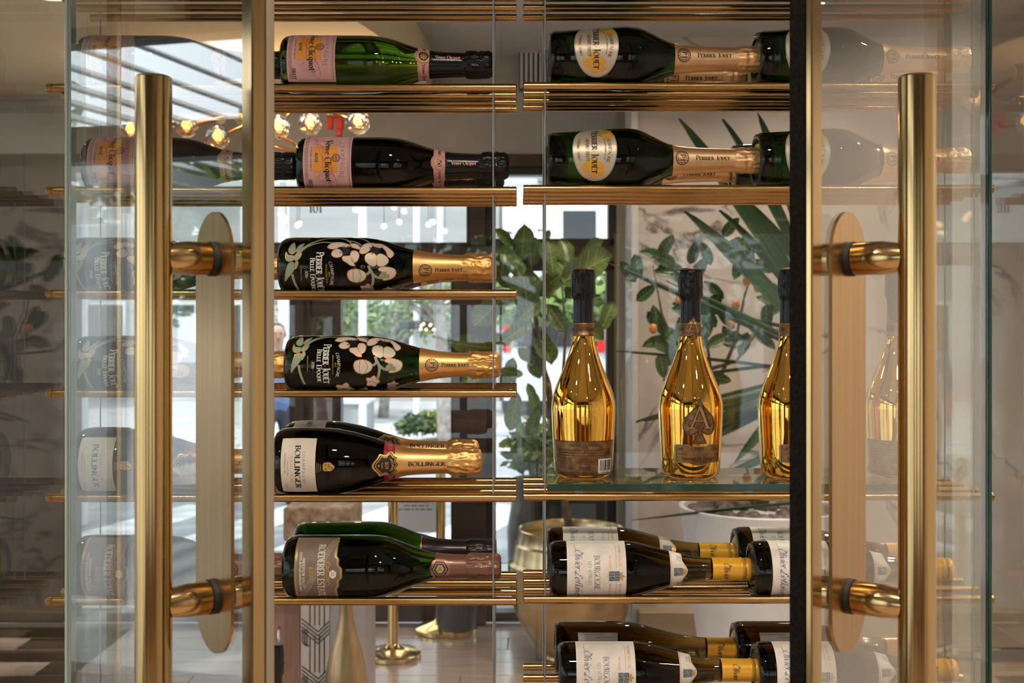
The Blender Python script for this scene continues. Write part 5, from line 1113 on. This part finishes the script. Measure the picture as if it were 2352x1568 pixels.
# ------------------------------------------------------------------ outside
m_pave = var(mat('pale paving', (.42,.42,.43), .8), (.36,.36,.37), (.48,.48,.49), 2.2, 5); m_road = var(mat('asphalt', (.26,.27,.29), .85), (.23,.24,.26), (.30,.31,.33), 4, 5); m_white = mat('white paint', (.72,.73,.75), .55)
g = MB(); g.box((-40,-40,-.30),(40,60,-.12)); struct('ground', g, [m_pave])
r_ = MB(); r_.box((-30,8.0,-.12),(30,14.2,-.114)); struct('road', r_, [m_road])
st_me = MB().box((-.22,-1.1,0),(.22,1.1,.004)).me('crossing_stripe', [m_white])
rd = bpy.data.objects['road']
for k in range(12): ob('crossing_stripe', st_me, rd, (-3.2+k*.95,9.4,-.114), (0,0,R_(-18)))
# paving slabs in rows beyond the road
sl_me = MB().bbox((-.28,-.14,0),(.28,.14,.02),.004).me('paving_slab', [var(mat('paving slab', (.5,.5,.51), .8), (.42,.42,.43), (.58,.58,.59), 1.5)])
gr = bpy.data.objects['ground']
for r in range(14):
    for k in range(12): ob('paving_slab', sl_me, gr, (-4.4+k*.6+(r%2)*.3,14.5+r*.31,-.122))
# canopy over the pavement
m_sof = var(mat('pale canopy boards', (.60,.61,.62), .7), (.56,.57,.58), (.64,.65,.66), 2, 5, (.4,6,1))
cn = MB(); cn.box((-12,YF+.13,2.80),(2.6,YF+.9,2.92)); struct('canopy', cn, [m_sof])
bm_me = MB().bbox((-.05,0,2.70),(.05,3.6,2.80),.006).me('canopy_beam', [m_sof])
for k in range(9): ob('canopy_beam', bm_me, bpy.data.objects['canopy'], (-5.2+k*.9,YF+.13,0))
for y in (7.5,8.0,8.5,9.0): MB().bbox((-5.4,y-.02,2.66),(2.3,y+.02,2.70),.004).build('cross_rail', [m_sof], bpy.data.objects['canopy'])
t = thing('string_lights', 'string of warm bulbs hanging under the street canopy', 'lights', (xf(800,8),8,2.70)); L0 = t.location
m_sb = mat('string bulb', (1,.8,.5), .4, emit=(1.0,.60,.28), estr=3.0); sb = MB().lathe([(0,-.02),(.016,-.012),(.02,0),(.014,.016),(0,.022)], 10).me('bulb', [m_sb], True)
for (x,y,d) in ((650,496,8),(655,504,8),(645,492,8),(683,518,8.5),(688,514,8.5),(650,536,9),(658,534,9),(817,482,7.5),(905,476,8),(928,485,8),(917,510,8.5),(882,520,8.5),(990,511,8.5),(995,510,8.5),(984,516,8.5),(1022,531,9),(1277,508,8)):
    ob('bulb', sb, t, P(x,y,d)-L0); q = P(x,y,d)-L0; MB().tube([q+Vector((0,0,.018)), Vector((q.x,q.y,2.67-L0.z))], .0025, 4).build('wire', [m_black], t)
t = thing('festoon_cluster', 'cluster of warm bulbs under the dark awning across the street', 'lights', P(982,748,16.9)); L0 = t.location
for (x,y) in ((968,748),(973,744),(966,756),(979,757),(988,747),(991,743),(997,757)): ob('bulb', sb, t, P(x,y,16.9)-L0); q = P(x,y,16.9)-L0; MB().tube([q, Vector((q.x,q.y+.02,.30))], .004, 4).build('wire', [m_black], t)
# buildings
m_fac = var(mat('pale render', (.33,.335,.34), .85), (.30,.305,.31), (.36,.365,.37), 1, 5, (.3,.3,3)); m_fac2 = var(mat('white render', (.66,.67,.68), .85), (.62,.63,.64), (.70,.71,.72), 1); m_dkg = mat('dark window glass', (.03,.035,.04), .1)
def building(name, x0, x1, y, h, label, m, nx, nz, ww, wh, hz=None):
    t = thing(name, label, 'building', ((x0+x1)/2,y,-.12)); L0 = t.location
    MB().box(Vector((x0,y,-.12))-L0, Vector((x1,y+6,h))-L0).build('wall', [m], t); MB().bbox(Vector((x0-.1,y-.25,h))-L0, Vector((x1+.1,y+6,h+.3))-L0,.02).build('roof_edge', [m_white], t)
    for i in range(nx):
        for j in range(nz):
            xc = x0+(x1-x0)*(i+.5)/nx; zc = .2+((hz or h)-.4)*(j+.5)/nz
            o = MB().bbox(Vector((xc-ww/2,y-.05,zc-wh/2))-L0, Vector((xc+ww/2,y,zc+wh/2))-L0,.01).build('window', [m_white], t)
            MB().box(Vector((xc-ww/2+.08,y-.06,zc-wh/2+.08))-L0, Vector((xc+ww/2-.08,y-.051,zc+wh/2-.08))-L0).build('pane', [m_dkg], o)
    return t
building('street_building', -9.5, -.4, 24, 6.5, 'pale grey building far across the street, seen through the entrance', m_fac, 6, 1, .9, 1.6, 2.4)
building('corner_building', .6, 6.5, 22, 8.0, 'tall building with dark windows behind the right front window', m_fac2, 5, 4, .8, 1.5)
building('side_building', -30, -10.5, 20, 5.0, 'long white building at the far left of the street', m_fac2, 9, 1, 1.1, 1.5, 2.6)
# awning, poles, planter wall
t = thing('street_awning', 'dark awning across the street above the bulbs', 'awning', P(960,760,17)); L0 = t.location
MB().bbox(P(915,756,17)-L0, P(1003,736,17)-L0+Vector((0,1.2,0)),.02).build('fabric', [mat('dark awning cloth', (.05,.055,.065), .8)], t)
for k, (px, w_, d) in enumerate(((833,.105,15),(957,.10,17.5),(1011,.09,18.5),(652,.12,13),(562,.10,14))):
    t = thing('street_pole', ('thick white pole left of the tree','white pole right beside the bulb cluster','thin white pole next to the tree trunk','white pole near the passer-by','white pole behind the left door edge')[k], 'pole', (xf(px,d),d,-.12), 'white street poles')
    MB().lathe([(w_/2,0),(w_/2,5.0)], 16).build('shaft', [m_white], t, True); MB().lathe([(w_*.9,0),(w_*.9,.12),(w_*.55,.16)], 16).build('collar', [m_white], t, True, sharp=40)
t = thing('planter_wall', 'low concrete planter beside the paving', 'planter', (xf(808,15),15,-.12)); L0 = t.location
MB().bbox(P(775,1012,15)-L0, P(842,925,15)-L0+Vector((0,.8,0)),.02).build('wall', [mat('concrete', (.34,.35,.36), .85)], t); MB().bbox(P(770,928,15)-L0+Vector((0,-.04,0)), P(846,918,15)-L0+Vector((0,.85,0)),.01).build('coping', [m_white], t)
# leafy shapes: cards of real leaves gathered into crowns
def foliage(name, centers, n, size, mats, parent, seed, squash=.8):
    r2 = random.Random(seed); mb = MB()
    for _ in range(n):
        c, rad = r2.choice(centers); a = r2.uniform(0,2*math.pi); u = r2.uniform(-1,1); q = rad*r2.random()**.4
        p = Vector(c)+Vector((q*math.sqrt(1-u*u)*math.cos(a), q*math.sqrt(1-u*u)*math.sin(a), q*u*squash)); x = Vector((r2.gauss(0,1),r2.gauss(0,1),r2.gauss(0,.6))).normalized(); y = x.orthogonal().normalized(); y = (Quaternion(x, r2.uniform(0,6)) @ y)
        s = size*r2.uniform(.6,1.4); mb.add([p-x*s, p-y*s*.42, p+x*s, p+y*s*.42], [[0,1,2,3]], r2.randrange(len(mats)))
    return mb.build(name, mats, parent)
lg = [mat('light leaf', (.22,.30,.12), .6), mat('mid leaf', (.12,.19,.08), .6), mat('dark leaf', (.05,.09,.04), .6)]; yg_ = [mat('yellow green leaf', (.42,.46,.12), .6), mat('fresh leaf', (.26,.36,.10), .6), lg[1]]
def shrub(name, px0, px1, py_top, py_bot, d, label, mats, n, seed, size=.06, group=None):
    x0, x1 = xf(px0,d), xf(px1,d); zt, zb_ = zf(py_top,d), max(-.12, zf(py_bot,d)); t = thing(name, label, 'shrub', ((x0+x1)/2,d,zb_), group); L0 = t.location; r = (zt-zb_)/2
    cs = [((x0+(x1-x0)*q-L0.x, random.uniform(-.2,.2), r*random.uniform(.7,1.15)), r*.85) for q in (.1,.3,.5,.7,.9)]
    foliage('foliage', cs, n, size, mats, t, seed); mb = MB()
    for c, q in cs: mb.tube([(c[0]*.6,c[1]*.6,0),(c[0],c[1],c[2])], .012, 5)
    mb.build('stem', [m_bark], t); return t
shrub('street_shrub', 980, 1046, 918, 1000, 16.2, 'yellow-green shrub in the paving across the street', yg_, 900, 1, .05)
shrub('street_shrub', 925, 995, 940, 1000, 16.0, 'dark low shrub left of the yellow-green one', [lg[1],lg[2]], 800, 2, .05)
shrub('street_shrub', 1205, 1265, 915, 1100, 7.0, 'bright leafy shrub in a dark pot just outside the window', [yg_[1],lg[0],lg[1]], 420, 3, .05)
t = thing('dark_pot', 'round dark pot outside the window under the bright shrub', 'pot', (xf(1238,7.0),7.0,-.12)); MB().lathe([(0,0),(.13,0),(.19,.2),(.20,.42),(.17,.60),(.16,.745),(0,.745)], 32).build('body', [mat('dark ceramic', (.05,.05,.05), .3)], t, True, sharp=50)
shrub('hedge', 1130, 1400, 590, 760, 17, 'bright green hedge behind the right front window', [yg_[1],lg[0],lg[1]], 1600, 4, .12)
def tree(name, px, d, label, crown, n, seed, mats, lean=0, h=4.5, tr_=.13, size=.10, x=None, rad=1.0):
    X = xf(px,d) if x is None else x; t = thing(name, label, 'tree', (X,d,-.12), 'street trees'); mb = MB()
    main = [(0,0,0),(lean*.2,0,h*.3),(lean*.5,.05,h*.6),(lean,0,h)]; mb.tube(spline(main,4), [tr_*(1-.6*i/12) for i in range(13)], 10)
    r2 = random.Random(seed); cs = []
    for k in range(7):
        a = r2.uniform(0,6.28); b0 = Vector((lean*.5,.05,h*r2.uniform(.42,.75))); e = b0+Vector((math.cos(a)*crown*r2.uniform(.5,1),math.sin(a)*crown*.7,h*r2.uniform(.1,.35))); mb.tube([b0,(b0+e)/2+Vector((0,0,.1)),e], [tr_*.45,tr_*.3,tr_*.12], 6); cs.append((tuple(e), crown*.5*rad)); cs.append((tuple((b0+e)/2+Vector((0,0,.15))), crown*.3*rad))
    mb.build('trunk', [m_bark2], t, True); foliage('foliage', cs, n, size, mats, t, seed); return t
m_bark2 = var(mat('grey bark', (.26,.23,.21), .9), (.17,.15,.14), (.34,.31,.29), 9, bump=.5)
tree('street_tree', 1024, 15.8, 'grey-barked tree with forked trunk right of the poles', 1.2, 700, 11, [lg[0],lg[1]], -.15, 2.7, .13, .06)
tree('street_tree', 880, 20, 'loose leafy tree behind the white poles', 1.6, 1600, 12, [lg[0],lg[1],lg[0]], .3, 2.2, .10, .07)
tree('street_tree', 740, 19, 'leafy tree in front of the pale grey building, left of the pole', 1.5, 1500, 13, [lg[0],lg[1],lg[2]], -.2, 2.1, .10, .07)
# van beyond the fig
t = thing('white_van', 'white van with red tail lamp half hidden by the fig leaves', 'van', (xf(1268,20),20,-.12)); L0 = t.location
mb = MB(); V = []
for y in (-.0,4.2):
    for (x,z) in ((-.85,.3),(.95,.3),(.98,1.0),(.88,1.9),(.75,2.15),(-.65,2.15),(-.78,1.9),(-.88,1.0)): V.append((x,y+(.15 if z > 1.8 and y == 0 else 0),z))
mb.add(V, [list(range(8)), list(range(8,16))[::-1]]+[[i,i+8,(i+1)%8+8,(i+1)%8] for i in range(8)]); mb.build('body', [mat('white car paint', (.62,.63,.65), .25, coat=.5)], t)
MB().bbox((-.68,-.02,1.25),(.78,.06,1.82),.03).build('rear_window', [m_dkg], t)
for x in (-.80,.86): MB().bbox((x-.07,-.02,1.15),(x+.07,.06,1.80),.02).build('tail_lamp', [mat('red lamp lens', (.55,.01,.015), .2)], t)
wh_ = MB().lathe([(0,-.1),(.22,-.1),(.33,-.08),(.34,0),(.33,.08),(0,.1)], 24, M=Matrix.Rotation(R_(90),4,'Y')).me('wheel', [m_gasket], True, 40)
for x in (-.8,.86):
    for y in (.8,3.3): ob('wheel', wh_, t, (x,y,.34))
# menu board on the pavement
t = thing('menu_board', 'black pavement menu board with a grey poster behind the gold planter', 'sign', (xf(1320,6.6),6.6,-.12)); L0 = t.location
MB().bbox(Vector((xf(1225,6.6),6.58,zf(1330,6.6)))-L0, Vector((xf(1412,6.6),6.62,zf(1140,6.6)))-L0,.006).build('panel', [m_black], t); MB().bbox(Vector((xf(1290,6.6),6.574,zf(1300,6.6)))-L0, Vector((xf(1368,6.6),6.581,zf(1155,6.6)))-L0,.002).build('poster', [mat('grey poster', (.14,.14,.15), .6)], t)
for px in (1235,1402): MB().bbox(Vector((xf(px-6,6.6),6.585,-.12))-L0, Vector((xf(px+6,6.6),6.615,zf(1325,6.6)))-L0,.004).build('leg', [m_black], t)
# passer-by
def person():
    d = 10.5; X = xf(634,d); t = thing('person', 'person in a blue shirt walking past the entrance, face blurred by distance', 'person', (X,d,-.12))
    J = {'pel':(0,0,.90),'sp':(0,0,1.12),'ch':(0,0,1.32),'nk':(0,0,1.44),'hd0':(0,-.01,1.50),'hd1':(0,-.02,1.60),'hd2':(0,-.01,1.68),
         'shL':(.17,0,1.37),'elL':(.24,.03,1.10),'wrL':(.23,-.08,.87),'shR':(-.17,0,1.37),'elR':(-.24,.02,1.10),'wrR':(-.23,-.10,.88),
         'hpL':(.09,0,.86),'knL':(.10,-.08,.48),'anL':(.10,.05,.08),'toL':(.11,-.12,.03),'hpR':(-.09,0,.86),'knR':(-.10,-.02,.47),'anR':(-.10,.16,.10),'toR':(-.11,.0,.03)}
    Rd = {'pel':.135,'sp':.125,'ch':.15,'nk':.055,'hd0':.07,'hd1':.082,'hd2':.07,'shL':.07,'elL':.042,'wrL':.03,'shR':.07,'elR':.042,'wrR':.03,'hpL':.09,'knL':.06,'anL':.042,'toL':.035,'hpR':.09,'knR':.06,'anR':.042,'toR':.035}
    E = [('pel','sp'),('sp','ch'),('ch','nk'),('nk','hd0'),('hd0','hd1'),('hd1','hd2'),('ch','shL'),('shL','elL'),('elL','wrL'),('ch','shR'),('shR','elR'),('elR','wrR'),('pel','hpL'),('hpL','knL'),('knL','anL'),('anL','toL'),('pel','hpR'),('hpR','knR'),('knR','anR'),('anR','toR')]
    for s, sx in (('L',1),('R',-1)):
        w_ = Vector(J['wr'+s]); J['pa'+s] = tuple(w_+Vector((0,-.02,-.07))); Rd['pa'+s] = .03; E.append(('wr'+s,'pa'+s))
        for k in range(4):
            a = w_+Vector((0,-.045+.022*k,-.09)); J[f'f{s}{k}a'] = tuple(a+Vector((0,-.004,-.03))); J[f'f{s}{k}b'] = tuple(a+Vector((-sx*.012,-.01,-.068+.006*abs(k-1)))); Rd[f'f{s}{k}a'] = .009; Rd[f'f{s}{k}b'] = .008; E += [('pa'+s,f'f{s}{k}a'),(f'f{s}{k}a',f'f{s}{k}b')]
        J[f't{s}a'] = tuple(w_+Vector((-sx*.02,-.05,-.05))); J[f't{s}b'] = tuple(w_+Vector((-sx*.03,-.065,-.08))); Rd[f't{s}a'] = .011; Rd[f't{s}b'] = .009; E += [('pa'+s,f't{s}a'),(f't{s}a',f't{s}b')]
    ks = list(J); me = bpy.data.meshes.new('body'); me.from_pydata([J[k] for k in ks], [(ks.index(a),ks.index(b)) for a,b in E], [])
    o = ob('body', me, t); md = o.modifiers.new('skin','SKIN'); sv = me.skin_vertices[0].data
    for i, k in enumerate(ks): sv[i].radius = (Rd[k],Rd[k]*(.72 if k in ('sp','ch','pel') else 1)); sv[i].use_root = (k == 'pel')
    sd = o.modifiers.new('sub','SUBSURF'); sd.levels = 2; sd.render_levels = 2; md.use_smooth_shade = True
    dg_ = bpy.context.evaluated_depsgraph_get(); me2 = bpy.data.meshes.new_from_object(o.evaluated_get(dg_)); o.modifiers.clear(); o.data = me2
    skin = mat('skin', (.50,.28,.20), .5); shirt = mat('blue shirt', (.10,.16,.32), .8); trs = mat('dark trousers', (.04,.045,.06), .8); shoe = mat('shoe', (.02,.02,.02), .5)
    me2.materials.clear()
    for m in (skin, shirt, trs, shoe): me2.materials.append(m)
    for p in me2.polygons:
        z = p.center.z; ax = abs(p.center.x); p.material_index = 3 if z < .085 else (2 if z < .90 and ax < .2 else (1 if z < 1.44 and (z > 1.08 or ax < .19) else 0)); p.use_smooth = True
    hair = MB(); hair.lathe([(.0,1.70),(.045,1.695),(.078,1.665),(.09,1.62),(.088,1.57),(.07,1.53),(.05,1.52)][::-1], 20, M=Matrix.Translation((0,.022,0))); hair.build('hair', [mat('black hair', (.015,.012,.01), .6)], t, True)
    for sx in (-1,1): MB().lathe([(0,-.009),(.009,0),(0,.009)], 10, M=Matrix.Translation((sx*.03,-.093,1.60))).build('eye', [mat('eye', (.03,.02,.015), .3)], o, True)
    n_ = MB().add([(0,-.122,1.565),(-.014,-.09,1.56),(.014,-.09,1.56),(0,-.09,1.61)], [[0,2,3],[0,3,1],[0,1,2]]).build('nose', [skin], o); m_ = MB().bbox((-.022,-.096,1.532),(.022,-.084,1.54),.003).build('mouth', [mat('lips', (.35,.12,.10), .5)], o)
    for sx in (-1,1): MB().lathe([(0,-.028),(.012,-.012),(.014,.01),(0,.026)], 10, M=Matrix.Translation((sx*.085,0,1.59))).build('ear', [skin], o, True)
    t.rotation_euler = (0,0,R_(25))
person()
# garden on the left: pergola of pale louvres, trees, white screens, all mirrored in the left door
t = thing('pergola', 'pale louvred pergola over the terrace, mirrored in the left door', 'pergola', (-6,3,-.12)); L0 = t.location
lv = MB().bbox((-3.1,-.10,-.012),(3.1,.10,.012),.004).me('louvre', [mat('grey louvre', (.24,.245,.25), .5)])
for k in range(30): ob('louvre', lv, t, (-.45,-3.4+k*.36,3.25), (R_(25),0,0))
for (x,y) in ((-9.3,-.6),(-9.3,9.5),(-3.7,9.5)): MB().bbox(Vector((x-.07,y-.07,-.12))-L0, Vector((x+.07,y+.07,3.0))-L0,.01).build('post', [m_white], t)
for y in (-.6,9.5): MB().bbox(Vector((-9.6,y-.06,3.0))-L0, Vector((-3.5,y+.06,3.08))-L0,.01).build('beam', [m_white], t)
for k, (x,y,n) in enumerate(((-9.5,7.5,2600),(-11,4.5,2600),(-8.8,11,2200))):
    tree('garden_tree', 0, y, ('leafy garden tree mirrored in the left door, middle one','leafy garden tree mirrored in the left door, nearest','leafy garden tree mirrored in the left door, farthest')[k], 2.2, n, 30+k, [lg[0],lg[1],yg_[1]], .2, 3.4, .12, .12, x=x)
for k, (y, w_) in enumerate(((3.4,.9),(5.0,.7),(6.3,1.1))):
    t = thing('garden_screen', ('white terrace screen nearest the window','white terrace screen, narrow one in the middle','white terrace screen farthest along the terrace')[k], 'screen', (-5.2,y,-.12), 'white terrace screens')
    MB().bbox((-.03,-w_/2,.05),(.03,w_/2,2.3),.008).build('panel', [m_white], t)
    for s in (-1,1): MB().bbox((-.04,s*w_/2-.03,0),(.04,s*w_/2+.03,2.36),.006).build('post', [m_white], t)
# garden behind the camera
for k, (x,y) in enumerate(((-3.2,-8.5),(.2,-9.5),(3.0,-8.2))):
    tree('garden_tree', 0, y, ('leafy tree behind the camera, left','leafy tree behind the camera, middle','leafy tree behind the camera, right')[k], 2.4, 2200, 50+k, [yg_[1],lg[0],lg[1]], .2, 3.6, .14, .13, x=x)
